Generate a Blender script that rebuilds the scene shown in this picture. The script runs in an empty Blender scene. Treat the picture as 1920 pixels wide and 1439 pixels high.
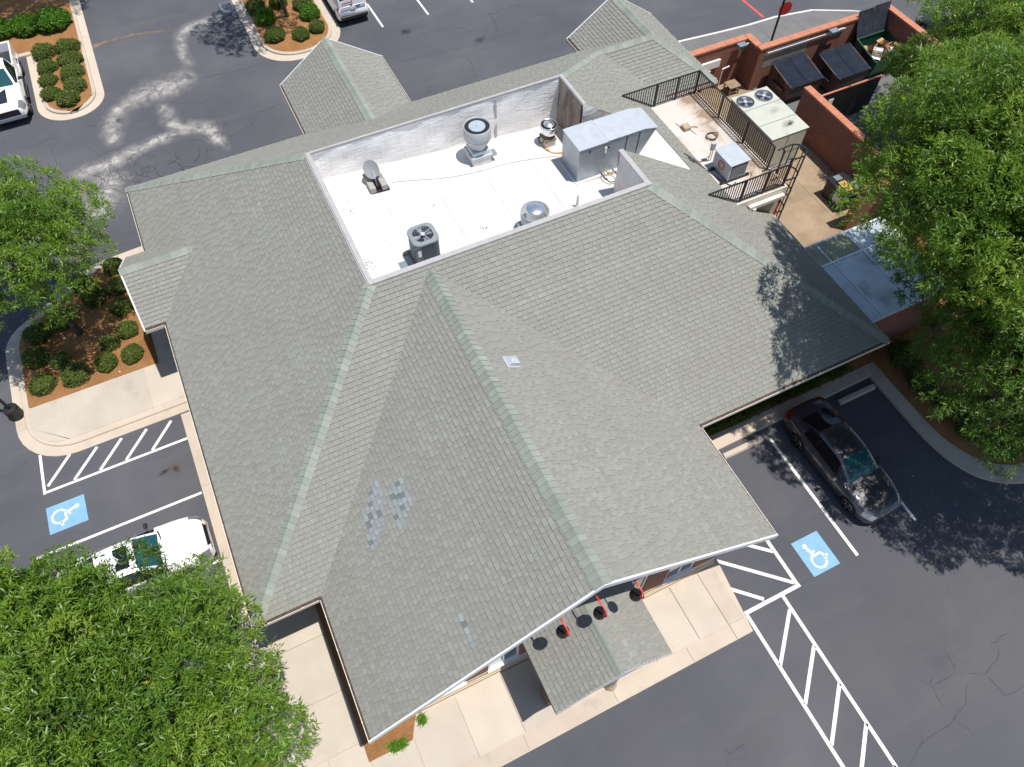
import bpy, math, random
import numpy as np
from mathutils import Matrix, Vector
R_ = math.radians
# ---------------------------------------------------------------- camera, sky, sun, exposure
CAMH, FPX = 25.0, 1385.0
PITCH, YAW, ROLL = R_(58.066), R_(64.434), R_(0.156)
_f = np.array([math.cos(PITCH)*math.cos(YAW), math.cos(PITCH)*math.sin(YAW), -math.sin(PITCH)])
_r = np.array([math.sin(YAW), -math.cos(YAW), 0.0])
_d = np.cross(_f, _r)
CR = _r*math.cos(ROLL)+_d*math.sin(ROLL); CD = _d*math.cos(ROLL)-_r*math.sin(ROLL)
sc = bpy.context.scene
COL = sc.collection
cam = bpy.data.objects.new('camera', bpy.data.cameras.new('camera')); COL.objects.link(cam)
cam.data.sensor_width = 36; cam.data.lens = FPX/1920*36; cam.data.clip_end = 2000; cam.data.clip_start = .1
m4 = Matrix.Identity(4)
for i in range(3):
    m4[i][0] = CR[i]; m4[i][1] = -CD[i]; m4[i][2] = -_f[i]
m4[2][3] = CAMH
cam.matrix_world = m4
sc.camera = cam
SUNV = Vector((0.193, -0.18, 1.0)).normalized()
w = bpy.data.worlds.new('World'); sc.world = w; w.use_nodes = True
nt = w.node_tree; bg = nt.nodes['Background']
sky = nt.nodes.new('ShaderNodeTexSky'); sky.sky_type = 'NISHITA'; sky.sun_disc = False
sky.sun_elevation = math.asin(SUNV.z); sky.sun_rotation = math.atan2(SUNV.x, SUNV.y)
sky.air_density = 1.0; sky.dust_density = .6; sky.ozone_density = 1.0
nt.links.new(sky.outputs[0], bg.inputs[0]); bg.inputs[1].default_value = 0.112
sl = bpy.data.lights.new('sun', 'SUN'); sl.energy = 4.6; sl.angle = R_(.53); sl.color = (1, .955, .89)
so = bpy.data.objects.new('sun', sl); COL.objects.link(so); so.location = (10, -10, 60)
so.rotation_euler = SUNV.to_track_quat('Z', 'Y').to_euler()
vs = sc.view_settings; vs.view_transform = 'Standard'; vs.look = 'None'; vs.exposure = 0.25; vs.gamma = 1; vs.use_curve_mapping = False
sc.render.engine = 'CYCLES'

def G(px, py, z=0.0):
    """ground (or height z) point seen at a photo pixel (1920 wide)"""
    d = CR*((px-960)/FPX)+CD*((py-719.5)/FPX)+_f
    t = (z-CAMH)/d[2]
    return float(d[0]*t), float(d[1]*t)

# ---------------------------------------------------------------- materials
MATS = {}
class NT:
    def __init__(s, name):
        s.m = bpy.data.materials.new(name); s.m.use_nodes = True; s.t = s.m.node_tree
        s.b = s.t.nodes['Principled BSDF']; s.o = s.t.nodes['Material Output']
        s._pos = None
    def n(s, ty, **k):
        x = s.t.nodes.new(ty)
        for a, v in k.items(): setattr(x, a, v)
        return x
    def l(s, a, b): s.t.links.new(a, b)
    def pos(s):
        if s._pos is None: s._pos = s.n('ShaderNodeNewGeometry').outputs['Position']
        return s._pos
    def noise(s, scale, detail=4, rough=.55, vec=None, stretch=None, dist=0):
        x = s.n('ShaderNodeTexNoise'); x.inputs['Scale'].default_value = scale; x.inputs['Detail'].default_value = detail
        x.inputs['Roughness'].default_value = rough; x.inputs['Distortion'].default_value = dist
        v = vec if vec is not None else s.pos()
        if stretch:
            mp = s.n('ShaderNodeMapping'); mp.inputs['Scale'].default_value = stretch; s.l(v, mp.inputs[0]); v = mp.outputs[0]
        s.l(v, x.inputs['Vector']); return x.outputs['Fac']
    def ramp(s, fac, pts):
        r = s.n('ShaderNodeValToRGB'); e = r.color_ramp.elements
        while len(e) < len(pts): e.new(.5)
        for i, (p, c) in enumerate(pts):
            e[i].position = p; e[i].color = (*c, 1) if len(c) == 3 else c
        s.l(fac, r.inputs[0]); return r.outputs[0]
    def rng(s, fac, a, b, c=0., d=1.):
        x = s.n('ShaderNodeMapRange'); s.l(fac, x.inputs[0])
        for i, v in enumerate((a, b, c, d)): x.inputs[i+1].default_value = v
        return x.outputs[0]
    def mix(s, fac, a, b, mode='MIX'):
        x = s.n('ShaderNodeMix', data_type='RGBA', blend_type=mode)
        for i, v in ((0, fac), (6, a), (7, b)):
            if isinstance(v, (int, float)): x.inputs[i].default_value = v
            elif isinstance(v, tuple): x.inputs[i].default_value = (*v, 1)
            else: s.l(v, x.inputs[i])
        return x.outputs[2]
    def math(s, op, a, b=0.):
        x = s.n('ShaderNodeMath', operation=op)
        for i, v in ((0, a), (1, b)):
            if isinstance(v, (int, float)): x.inputs[i].default_value = v
            else: s.l(v, x.inputs[i])
        return x.outputs[0]
    def attr(s, name):
        x = s.n('ShaderNodeAttribute'); x.attribute_name = name; return x.outputs['Fac']
    def bump(s, h, strength=.3, dist=.02):
        x = s.n('ShaderNodeBump'); x.inputs['Strength'].default_value = strength; x.inputs['Distance'].default_value = dist
        s.l(h, x.inputs['Height']); s.l(x.outputs[0], s.b.inputs['Normal'])
    def col(s, c):
        if isinstance(c, tuple): s.b.inputs['Base Color'].default_value = (*c, 1)
        else: s.l(c, s.b.inputs['Base Color'])
    def set(s, **k):
        for a, v in k.items(): s.b.inputs[a.replace('_', ' ')].default_value = v

def mul(c, f): return tuple(min(1, x*f) for x in c)
def simple(name, c, rough=.6, metal=0., var=.12, scale=2.5, dirt=None, dirt_amt=.0, dscale=1.2, bump=0., coat=0., spec=None):
    s = NT(name)
    n = s.noise(scale, 5)
    c1 = s.ramp(n, [(.3, mul(c, 1-var)), (.7, mul(c, 1+var))])
    if dirt:
        d = s.rng(s.noise(dscale, 6, .65), .62-dirt_amt*.3, .78-dirt_amt*.1)
        c1 = s.mix(s.math('MULTIPLY', d, min(1, dirt_amt+.35)), c1, dirt)
    s.col(c1); s.set(Roughness=rough, Metallic=metal)
    if coat: s.set(Coat_Weight=coat, Coat_Roughness=.05)
    if spec is not None: s.set(Specular_IOR_Level=spec)
    if bump: s.bump(s.noise(scale*12, 3), bump, .01)
    MATS[name] = s.m
    return s.m

def mk_materials():
    # asphalt
    s = NT('asphalt')
    big = s.noise(.16, 5, .6); mid = s.noise(1.1, 5, .6); fine = s.noise(60, 3, .7)
    c = s.ramp(big, [(.3, (.048, .051, .064)), (.5, (.068, .071, .085)), (.72, (.108, .108, .118))])
    c = s.mix(s.rng(mid, .3, .75, 0, .5), c, (.080, .081, .091))
    c = s.mix(s.rng(fine, .35, .75, 0, .45), c, (.13, .129, .132), 'MIX')
    sp = s.rng(s.noise(9, 2, .5), .76, .80); c = s.mix(s.math('MULTIPLY', sp, .5), c, (.15, .145, .135))
    st = s.rng(s.noise(.5, 3, .5, stretch=(.35, 2.2, 1)), .56, .75, 0, .35); c = s.mix(st, c, (.118, .117, .124))
    s.col(c); s.set(Roughness=.88, Specular_IOR_Level=.3); s.bump(fine, .35, .01); MATS['asphalt'] = s.m
    # soft-edged stains and pale areas lying on the asphalt
    def stain(name, c, nscale, lo, hi, amt, stretch=None):
        s = NT(name); e = s.attr('edge'); n = s.noise(nscale, 6, .68, stretch=stretch, dist=.6)
        n2 = s.noise(nscale*.45, 4, .6, dist=.8); a = s.math('MULTIPLY', s.math('POWER', s.rng(e, 0, .85), 1.4), s.rng(n, lo, hi)); a = s.math('MULTIPLY', a, s.rng(n2, .3, .6, .25, 1.)); a = s.math('MULTIPLY', a, amt)
        tr = s.n('ShaderNodeBsdfTransparent'); mx = s.n('ShaderNodeMixShader')
        s.col(s.mix(s.noise(14, 4), mul(c, .75), mul(c, 1.15))); s.set(Roughness=.9)
        s.l(a, mx.inputs[0]); s.l(tr.outputs[0], mx.inputs[1]); s.l(s.b.outputs[0], mx.inputs[2]); s.l(mx.outputs[0], s.o.inputs[0])
        MATS[name] = s.m
    stain('residue', (.42, .40, .375), 1.9, .30, .58, 1.0)
    stain('clay_wash', (.36, .22, .14), 2.0, .3, .6, .8)
    stain('scuffed', (.15, .15, .157), .8, .36, .75, .42)
    stain('pale_patch', (.165, .163, .168), .35, .05, .55, .55)
    stain('oil', (.022, .017, .014), 3, .32, .55, .85)
    stain('rust_spill', (.20, .13, .075), 3, .34, .62, .7)
    s = NT('crack'); s.col((.036, .036, .041)); s.set(Roughness=.8); MATS['crack'] = s.m
    # concrete family
    def conc(name, a, b, dk=(.22, .19, .16)):
        s = NT(name); n = s.noise(.9, 6, .62); f = s.noise(45, 3, .6)
        c = s.ramp(n, [(.3, a), (.7, b)])
        c = s.mix(s.rng(f, .3, .8, 0, .35), c, mul(b, .72))
        c = s.mix(s.rng(s.noise(.6, 7, .7), .56, .78, 0, .6), c, dk)
        rnd = s.n('ShaderNodeObjectInfo').outputs['Random']
        c = s.mix(1.0, c, s.ramp(rnd, [(0, (.90, .90, .90)), (1, (1.04, 1.03, 1.02))]), 'MULTIPLY')
        s.col(c); s.set(Roughness=.85); s.bump(f, .25, .006); MATS[name] = s.m
    conc('concrete', (.45, .395, .325), (.52, .465, .39))
    conc('kerb', (.46, .39, .31), (.545, .47, .385))
    conc('grey_walk', (.13, .13, .13), (.17, .168, .165), (.09, .09, .09))
    conc('pad', (.23, .16, .095), (.36, .275, .185), (.13, .085, .05))
    conc('white_kerb', (.55, .53, .50), (.66, .64, .60))
    # pine straw
    s = NT('pine_straw'); n = s.noise(1.4, 5, .6); f = s.noise(20, 4, .75, stretch=(1, 2.6, 1), dist=1.2)
    c = s.ramp(n, [(.3, (.36, .175, .066)), (.7, (.52, .275, .115))])
    c = s.mix(s.rng(f, .38, .62, 0, .7), c, (.17, .078, .034)); c = s.mix(s.rng(s.noise(33, 3, .7), .58, .72, 0, .7), c, (.58, .36, .19))
    s.col(c); s.set(Roughness=.95, Specular_IOR_Level=.1); s.bump(f, .9, .06); MATS['pine_straw'] = s.m
    # shingles: face attribute tone 0..1 weathered, >1.5 new blue-grey
    s = NT('shingle'); t = s.attr('tone')
    c = s.ramp(t, [(0, (.188, .186, .168)), (.3, (.216, .214, .192)), (.55, (.232, .234, .207)), (.8, (.252, .262, .228)), (1, (.282, .294, .256))])
    c = s.mix(s.rng(s.noise(.28, 6, .65, dist=.5), .38, .72, 0, .62), c, (.200, .190, .172))
    c = s.mix(s.rng(s.noise(.9, 4, .6), .45, .75, 0, .35), c, (.236, .252, .212))
    new = s.rng(t, 1.4, 1.6); tb = s.math('SUBTRACT', t, 2.0)
    cb = s.ramp(tb, [(0, (.115, .132, .143)), (.45, (.185, .208, .220)), (1, (.245, .272, .282))])
    c = s.mix(new, c, cb); c = s.mix(s.math('LESS_THAN', t, -.5), c, (.095, .090, .080))
    f = s.noise(90, 2, .7); c = s.mix(s.rng(f, .3, .8, 0, .35), c, mul((.36, .36, .33), .9))
    s.col(c); s.set(Roughness=.92, Specular_IOR_Level=.2); s.bump(f, .4, .004); MATS['shingle'] = s.m
    s = NT('cap_shingle'); f = s.noise(70, 2, .7)
    c = s.ramp(s.noise(2.2, 4), [(.3, (.236, .258, .228)), (.7, (.276, .298, .264))]); c = s.mix(s.rng(f, .3, .8, 0, .3), c, (.32, .345, .30)); t = s.attr('tone'); c = s.mix(1.0, c, s.ramp(t, [(0, (.84, .84, .83)), (1, (1.06, 1.06, 1.06))]), 'MULTIPLY'); c = s.mix(s.math('LESS_THAN', t, -.5), c, (.10, .105, .09))
    s.col(c); s.set(Roughness=.9, Specular_IOR_Level=.2); s.bump(f, .4, .004); MATS['cap_shingle'] = s.m
    simple('seam_grey', (.49, .485, .475), .6, 0, .06, 3)
    simple('porch_cap', (.225, .245, .215), .92, 0, .10, 6, bump=.3)
    # brick
    def brick(name, c1, c2, mo, rot=False):
        s = NT(name); geo = s.n('ShaderNodeNewGeometry'); sx = s.n('ShaderNodeSeparateXYZ'); s.l(geo.outputs['Position'], sx.inputs[0])
        u = s.math('ADD', sx.outputs[0], sx.outputs[1]); cb = s.n('ShaderNodeCombineXYZ'); s.l(u, cb.inputs[0]); s.l(sx.outputs[2], cb.inputs[1])
        b = s.n('ShaderNodeTexBrick'); s.l(cb.outputs[0], b.inputs['Vector'])
        b.inputs['Color1'].default_value = (*c1, 1); b.inputs['Color2'].default_value = (*c2, 1); b.inputs['Mortar'].default_value = (*mo, 1)
        b.inputs['Scale'].default_value = 1; b.inputs['Mortar Size'].default_value = .006; b.inputs['Brick Width'].default_value = .21; b.inputs['Row Height'].default_value = .075
        c = s.mix(s.rng(s.noise(1.3, 6, .7), .5, .8, 0, .5), b.outputs['Color'], mul(c1, .6))
        c = s.mix(s.rng(s.noise(2.2, 7, .75), .66, .74, 0, .35), c, (.45, .36, .30))
        s.col(c); s.set(Roughness=.9); s.bump(b.outputs['Fac'], -.4, .01); MATS[name] = s.m
    brick('brick', (.235, .070, .042), (.175, .052, .033), (.27, .21, .17))
    brick('brick_tan', (.42, .22, .12), (.36, .18, .10), (.40, .30, .22))
    brick('brick_grey', (.20, .17, .14), (.25, .21, .17), (.30, .27, .23))
    simple('coping', (.44, .175, .10), .8, 0, .12, 3, (.25, .12, .08), .15)
    simple('cream_stone', (.50, .40, .29), .8, 0, .08, 3)
    # membrane
    s = NT('membrane'); n = s.noise(.5, 6, .65)
    c = s.ramp(n, [(.35, (.62, .61, .595)), (.65, (.545, .532, .512))])
    c = s.mix(s.rng(s.noise(1.7, 7, .75), .58, .80, 0, .45), c, (.43, .39, .34))
    s.col(c); s.set(Roughness=.6); s.bump(s.noise(1.2, 4), .15, .05); MATS['membrane'] = s.m
    s = NT('platform_membrane'); sx = s.n('ShaderNodeSeparateXYZ'); s.l(s.pos(), sx.inputs[0]); n = s.math('ADD', s.noise(.8, 6, .65, dist=.8), s.rng(sx.outputs[0], 16.6, 18.6, -.12, .15))
    c = s.ramp(n, [(.42, (.55, .50, .455)), (.56, (.46, .385, .32)), (.66, (.27, .19, .125))])
    s.col(c); s.set(Roughness=.7); MATS['platform_membrane'] = s.m
    def parap(name, clean, dirty, lo, hi):
        s = NT(name); n = s.noise(.9, 6, .7, stretch=(1, 1, .35), dist=.7)
        wr = s.noise(1.6, 3, .6, stretch=(.8, .8, 2.6), dist=1.5)
        c = s.mix(s.rng(n, lo, hi), clean, dirty); c = s.mix(s.rng(s.noise(7, 4, .7, stretch=(1, 1, .15)), .5, .8, 0, .4), c, mul(dirty, .8))
        s.col(c); s.set(Roughness=.5, Metallic=.05); s.bump(wr, .35, .10); MATS[name] = s.m
    parap('parapet_wall', (.80, .79, .775), (.62, .58, .54), .40, .95)
    parap('parapet_dirty', (.44, .37, .32), (.16, .10, .065), .34, .60)
    parap('parapet_side', (.66, .63, .60), (.40, .30, .25), .48, .8)
    simple('cap_metal', (.385, .375, .365), .5, .05, .08, 4)
    simple('cap_dark', (.22, .21, .21), .45, .3, .1, 4)
    simple('fan_grey', (.42, .44, .45), .5, .15, .06, 4, (.28, .26, .24), .08, 4)
    simple('disc_blue', (.40, .46, .50), .4, .2, .05, 4)
    simple('siding_grey', (.20, .205, .22), .7, 0, .06, 3)
    simple('white_trim', (.72, .72, .72), .5, 0, .05, 3)
    simple('gutter_white', (.66, .60, .53), .5, 0, .08, 4, (.30, .20, .12), .12, 4)
    simple('gutter_debris', (.085, .06, .045), .95, 0, .4, 9)
    simple('soffit', (.36, .36, .38), .8, 0, .05, 3)
    simple('paint_white', (.74, .72, .69), .75, 0, .08, 4, (.24, .235, .235), .34, 9, bump=.15)
    simple('paint_blue', (.18, .36, .54), .7, 0, .1, 3, (.26, .33, .40), .28, 9)
    simple('paint_red', (.55, .08, .07), .7, 0, .12, 4)
    simple('galv', (.50, .535, .57), .45, .3, .07, 3, (.33, .30, .27), .05, 2)
    simple('galv_dark', (.33, .37, .41), .4, .6, .12, 4)
    simple('galv_bright', (.78, .79, .80), .22, .9, .06, 5)
    simple('unit_grey', (.125, .155, .172), .5, .1, .08, 5)
    simple('unit_grey_top', (.225, .255, .265), .5, .1, .08, 5)
    simple('fan_blade', (.60, .60, .62), .28, .8, .05, 3)
    simple('beige_metal', (.48, .49, .42), .5, .05, .06, 2, (.12, .075, .045), .05, 1.4)
    simple('beige_panel', (.44, .46, .40), .5, .05, .05, 2)
    simple('curb_white', (.68, .66, .63), .6, 0, .08, 4, (.35, .25, .17), .2, 5)
    simple('dark_void', (.012, .012, .014), .6, 0, .2, 3)
    simple('black_metal', (.022, .021, .022), .45, .2, .25, 6)
    simple('black_plastic', (.016, .017, .02), .38, 0, .25, 3)
    simple('lid_plastic', (.024, .030, .042), .22, 0, .25, 1.5, (.10, .11, .13), .10, 3)
    simple('dumpster_brown', (.075, .04, .032), .6, .1, .2, 2, (.16, .12, .10), .15, 3)
    simple('dumpster_green', (.018, .085, .05), .5, .1, .2, 2)
    simple('cardboard', (.42, .26, .14), .85, 0, .1, 3)
    simple('paper_white', (.72, .70, .68), .8, 0, .05, 3)
    simple('rubber', (.018, .018, .019), .75, 0, .2, 6)
    simple('red_enamel', (.62, .045, .035), .35, 0, .08, 4)
    simple('red_strap', (.55, .06, .10), .6, 0, .12, 8)
    simple('sign_red', (.42, .025, .03), .5, 0, .1, 4)
    simple('wood', (.36, .22, .11), .8, 0, .2, 4, (.12, .07, .04), .2, 4)
    simple('wood_old', (.27, .20, .13), .9, 0, .25, 4)
    simple('block', (.33, .31, .28), .95, 0, .12, 7)
    simple('block_tan', (.40, .30, .22), .95, 0, .12, 7)
    simple('orange_hose', (.66, .25, .10), .6, 0, .08, 5)
    simple('cable', (.05, .048, .05), .6, 0, .2, 5)
    simple('cable_grey', (.40, .39, .38), .7, 0, .1, 5)
    simple('brass', (.62, .46, .12), .4, .5, .15, 8)
    simple('pipe_grey', (.42, .42, .44), .5, .2, .08, 5)
    simple('dish_grey', (.21, .225, .235), .7, 0, .05, 4)
    simple('cooler_roof', (.46, .52, .56), .4, .25, .12, 1.2, (.17, .15, .10), .35, .8)
    simple('cooler_moss', (.24, .26, .17), .6, .05, .2, 2, (.42, .38, .16), .25, 3)
    simple('cooler_edge', (.62, .68, .72), .4, .2, .08, 3, (.3, .3, .28), .2, 2)
    simple('window_white', (.78, .77, .75), .45, 0, .03, 3)
    simple('bark', (.085, .065, .05), .95, 0, .35, 7, bump=.6)
    simple('bark_pale', (.30, .25, .21), .95, 0, .3, 6, bump=.5)
    simple('grease', (.10, .065, .03), .25, 0, .3, 6)
    simple('grease_gold', (.55, .33, .09), .35, 0, .3, 14)
    simple('grill_black', (.03, .03, .033), .4, .4, .2, 6)
    simple('plate_blue', (.10, .16, .35), .4, 0, .1, 10)
    simple('lamp_red', (.16, .010, .009), .2, 0, .1, 4, coat=1)
    simple('lamp_orange', (.75, .23, .03), .2, 0, .1, 4, coat=1)
    simple('headlight', (.20, .215, .23), .08, .2, .15, 12, coat=1)
    simple('rim', (.42, .42, .43), .25, .9, .1, 8)
    simple('rim_dark', (.03, .03, .032), .35, .6, .1, 8)
    simple('chrome', (.75, .75, .76), .12, 1, .03, 5)
    simple('car_trim', (.016, .016, .017), .5, 0, .2, 5)
    simple('seat', (.25, .23, .21), .8, 0, .1, 5)
    def paint(name, c, metal=0., rough=.3):
        s = NT(name); s.col(c); s.set(Roughness=rough, Metallic=metal, Coat_Weight=1., Coat_Roughness=.03); MATS[name] = s.m
    paint('car_white', (.80, .80, .79)); paint('car_grey', (.075, .073, .082), .6, .35); paint('car_black', (.012, .012, .014))
    paint('van_white', (.70, .73, .76))
    s = NT('glass_teal'); s.col((.010, .062, .070)); s.set(Roughness=.03, Specular_IOR_Level=.7, Coat_Weight=.6); MATS['glass_teal'] = s.m
    s = NT('glass_dark'); s.col((.008, .011, .013)); s.set(Roughness=.04, Specular_IOR_Level=.6); MATS['glass_dark'] = s.m
    s = NT('window_glass'); s.col((.05, .065, .075)); s.set(Roughness=.04, Specular_IOR_Level=.8); MATS['window_glass'] = s.m
    # leaves
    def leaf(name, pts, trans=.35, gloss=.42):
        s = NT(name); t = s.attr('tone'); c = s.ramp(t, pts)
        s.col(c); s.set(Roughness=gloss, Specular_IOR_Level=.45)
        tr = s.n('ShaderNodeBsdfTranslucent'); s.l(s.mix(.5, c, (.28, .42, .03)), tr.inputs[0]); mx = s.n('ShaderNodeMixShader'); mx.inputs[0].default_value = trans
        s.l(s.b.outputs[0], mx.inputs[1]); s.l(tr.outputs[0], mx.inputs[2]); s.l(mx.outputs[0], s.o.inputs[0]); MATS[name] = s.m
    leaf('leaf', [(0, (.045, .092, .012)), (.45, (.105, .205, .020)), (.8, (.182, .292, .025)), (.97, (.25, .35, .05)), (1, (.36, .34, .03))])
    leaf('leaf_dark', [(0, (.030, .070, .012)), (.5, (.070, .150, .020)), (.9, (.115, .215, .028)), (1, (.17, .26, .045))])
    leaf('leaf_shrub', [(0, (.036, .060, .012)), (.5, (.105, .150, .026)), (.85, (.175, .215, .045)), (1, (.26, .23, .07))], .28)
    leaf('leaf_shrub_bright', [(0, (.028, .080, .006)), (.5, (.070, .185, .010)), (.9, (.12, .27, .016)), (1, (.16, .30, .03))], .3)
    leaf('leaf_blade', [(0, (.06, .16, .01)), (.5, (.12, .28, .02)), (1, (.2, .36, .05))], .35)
mk_materials()

# ---------------------------------------------------------------- mesh helpers
WLOC = {}
def wl(o): return WLOC.get(o.name, Vector((0, 0, 0))) if o else Vector((0, 0, 0))
class MB:
    def __init__(s): s.v = []; s.f = []; s.t = None
    def add(s, vs, fs):
        k = len(s.v); s.v += [tuple(p) for p in vs]; s.f += [tuple(i+k for i in f) for f in fs]; return s
    def box(s, x0, x1, y0, y1, z0, z1):
        return s.add([(x0, y0, z0), (x1, y0, z0), (x1, y1, z0), (x0, y1, z0), (x0, y0, z1), (x1, y0, z1), (x1, y1, z1), (x0, y1, z1)],
                     [(3, 2, 1, 0), (4, 5, 6, 7), (0, 1, 5, 4), (1, 2, 6, 5), (2, 3, 7, 6), (3, 0, 4, 7)])
    def obox(s, c, ax, ay, az):
        c = Vector(c); ax, ay, az = Vector(ax), Vector(ay), Vector(az); v = []
        for k in (-1, 1):
            for i, j in ((-1, -1), (1, -1), (1, 1), (-1, 1)): v.append(c+ax*i+ay*j+az*k)
        return s.add(v, [(3, 2, 1, 0), (4, 5, 6, 7), (0, 1, 5, 4), (1, 2, 6, 5), (2, 3, 7, 6), (3, 0, 4, 7)])
    def bar(s, a, b, wd, h=None, up=(0, 0, 1)):
        a, b = Vector(a), Vector(b); d = b-a; L = d.length
        if L < 1e-6: return s
        d /= L; u = Vector(up)
        if abs(d.dot(u)) > .98: u = Vector((1, 0, 0))
        sd = d.cross(u).normalized(); u = sd.cross(d); h = h or wd
        return s.obox((a+b)/2, d*L/2, sd*wd/2, u*h/2)
    def sheet(s, pts, z=None):
        return s.add([(p[0], p[1], p[2] if z is None else z) for p in pts], [tuple(range(len(pts)))])
    def prism(s, pts, z0, z1):
        n = len(pts); A = sum(pts[i][0]*pts[(i+1) % n][1]-pts[(i+1) % n][0]*pts[i][1] for i in range(n))
        if A < 0: pts = pts[::-1]
        return s.add([(p[0], p[1], z0) for p in pts]+[(p[0], p[1], z1) for p in pts],
                     [tuple(range(n-1, -1, -1)), tuple(range(n, 2*n))]+[(i, (i+1) % n, n+(i+1) % n, n+i) for i in range(n)])
    def lathe(s, prof, c, n=24, axis=None, cap=True):
        """profile (radius, height) about an axis through c"""
        ax = Vector(axis or (0, 0, 1)).normalized(); u = ax.orthogonal().normalized(); v = ax.cross(u); c = Vector(c)
        if axis is None: u, v = Vector((1, 0, 0)), Vector((0, 1, 0))
        vs = []; fs = []
        for r, h in prof:
            for i in range(n):
                a = 2*math.pi*i/n; vs.append(c+ax*h+(u*math.cos(a)+v*math.sin(a))*r)
        for k in range(len(prof)-1):
            for i in range(n):
                j = (i+1) % n; fs.append((k*n+i, k*n+j, (k+1)*n+j, (k+1)*n+i))
        if cap:
            fs.append(tuple(range(n-1, -1, -1))); m = (len(prof)-1)*n; fs.append(tuple(range(m, m+n)))
        return s.add(vs, fs)
    def tube(s, pts, r, n=6, cap=True):
        pts = [Vector(p) for p in pts]; rs = r if isinstance(r, (list, tuple)) else [r]*len(pts); vs = []; fs = []; u = None
        for i, p in enumerate(pts):
            d = (pts[min(i+1, len(pts)-1)]-pts[max(i-1, 0)]).normalized()
            u = d.orthogonal().normalized() if u is None else (u-d*u.dot(d)).normalized()
            v = d.cross(u)
            for k in range(n):
                a = 2*math.pi*k/n; vs.append(p+(u*math.cos(a)+v*math.sin(a))*rs[i])
        for i in range(len(pts)-1):
            for k in range(n): fs.append((i*n+k, i*n+(k+1) % n, (i+1)*n+(k+1) % n, (i+1)*n+k))
        if cap: fs += [tuple(range(n-1, -1, -1)), tuple(range((len(pts)-1)*n, len(pts)*n))]
        return s.add(vs, fs)
    def mesh(s, off=Vector((0, 0, 0)), smooth=False, name='mesh'):
        me = bpy.data.meshes.new(name); me.from_pydata([(p[0]-off.x, p[1]-off.y, p[2]-off.z) for p in s.v], [], s.f)
        if smooth: me.polygons.foreach_set('use_smooth', [True]*len(me.polygons))
        if s.t is not None:
            a = me.attributes.new('tone', 'FLOAT', 'FACE'); a.data.foreach_set('value', s.t)
        me.update(); return me
    def build(s, name, mat, parent=None, smooth=False, bevel=0, bseg=1, **tags):
        off = wl(parent) if parent else Vector((0, 0, 0))
        me = s.mesh(off, smooth, name); me.materials.append(MATS[mat])
        o = bpy.data.objects.new(name, me); COL.objects.link(o); o.parent = parent
        WLOC[o.name] = off.copy()
        if bevel:
            md = o.modifiers.new('bevel', 'BEVEL'); md.width = bevel; md.segments = bseg; md.limit_method = 'ANGLE'; md.angle_limit = R_(40)
        return tag(o, **tags)
def tag(o, label=None, cat=None, group=None, kind=None):
    if label: o['label'] = label
    if cat: o['category'] = cat
    if group: o['group'] = group
    if kind: o['kind'] = kind
    return o
def thing(name, label, cat, loc=(0, 0, 0), group=None):
    o = bpy.data.objects.new(name, None); COL.objects.link(o); o.location = loc; o.empty_display_size = .2
    WLOC[o.name] = Vector(loc); return tag(o, label, cat, group)
def copy_tree(o, parent=None):
    c = o.copy(); COL.objects.link(c); c.parent = parent
    for ch in o.children: copy_tree(ch, c)
    return c
def np_obj(name, V, Q, mat, parent=None, tone=None, smooth=False, **tags):
    me = bpy.data.meshes.new(name); n = len(V); k = Q.shape[1]; q = len(Q)
    off = wl(parent) if parent else Vector((0, 0, 0)); V = V-np.array(off)[None, :]
    me.vertices.add(n); me.vertices.foreach_set('co', V.astype(np.float32).ravel())
    me.loops.add(q*k); me.loops.foreach_set('vertex_index', Q.astype(np.int32).ravel())
    me.polygons.add(q); me.polygons.foreach_set('loop_start', np.arange(0, q*k, k, dtype=np.int32))
    me.update(calc_edges=True)
    if tone is not None:
        a = me.attributes.new('tone', 'FLOAT', 'FACE'); a.data.foreach_set('value', tone.astype(np.float32))
    if smooth: me.polygons.foreach_set('use_smooth', np.ones(q, dtype=bool))
    me.materials.append(MATS[mat]); o = bpy.data.objects.new(name, me); COL.objects.link(o); o.parent = parent
    WLOC[o.name] = off.copy(); return tag(o, **tags)
def smooth_path(pts, n=8):
    """Catmull-Rom through points"""
    P = [Vector(p) for p in pts]; out = []
    for i in range(len(P)-1):
        p0, p1, p2, p3 = P[max(i-1, 0)], P[i], P[i+1], P[min(i+2, len(P)-1)]
        for k in range(n):
            t = k/n; out.append(.5*((2*p1)+(p2-p0)*t+(2*p0-5*p1+4*p2-p3)*t*t+(3*p1-p0-3*p2+p3)*t**3))
    return out+[P[-1]]
def rounded(corners, seg=8):
    """corners (x, y, radius) -> rounded outline"""
    out = []; n = len(corners)
    for i, (x, y, r) in enumerate(corners):
        p = Vector((x, y))
        if r < .01: out.append((x, y)); continue
        a = (Vector(corners[i-1][:2])-p).normalized(); b = (Vector(corners[(i+1) % n][:2])-p).normalized()
        ang = a.angle(b); d = r/math.tan(ang/2); c = p+(a+b).normalized()*(r/math.sin(ang/2))
        s0 = p+a*d-c; s1 = p+b*d-c; a0 = math.atan2(s0.y, s0.x); a1 = math.atan2(s1.y, s1.x); da = (a1-a0+math.pi) % (2*math.pi)-math.pi
        for k in range(seg+1):
            t = a0+da*k/seg; out.append((c.x+r*math.cos(t), c.y+r*math.sin(t)))
    return out
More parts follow.
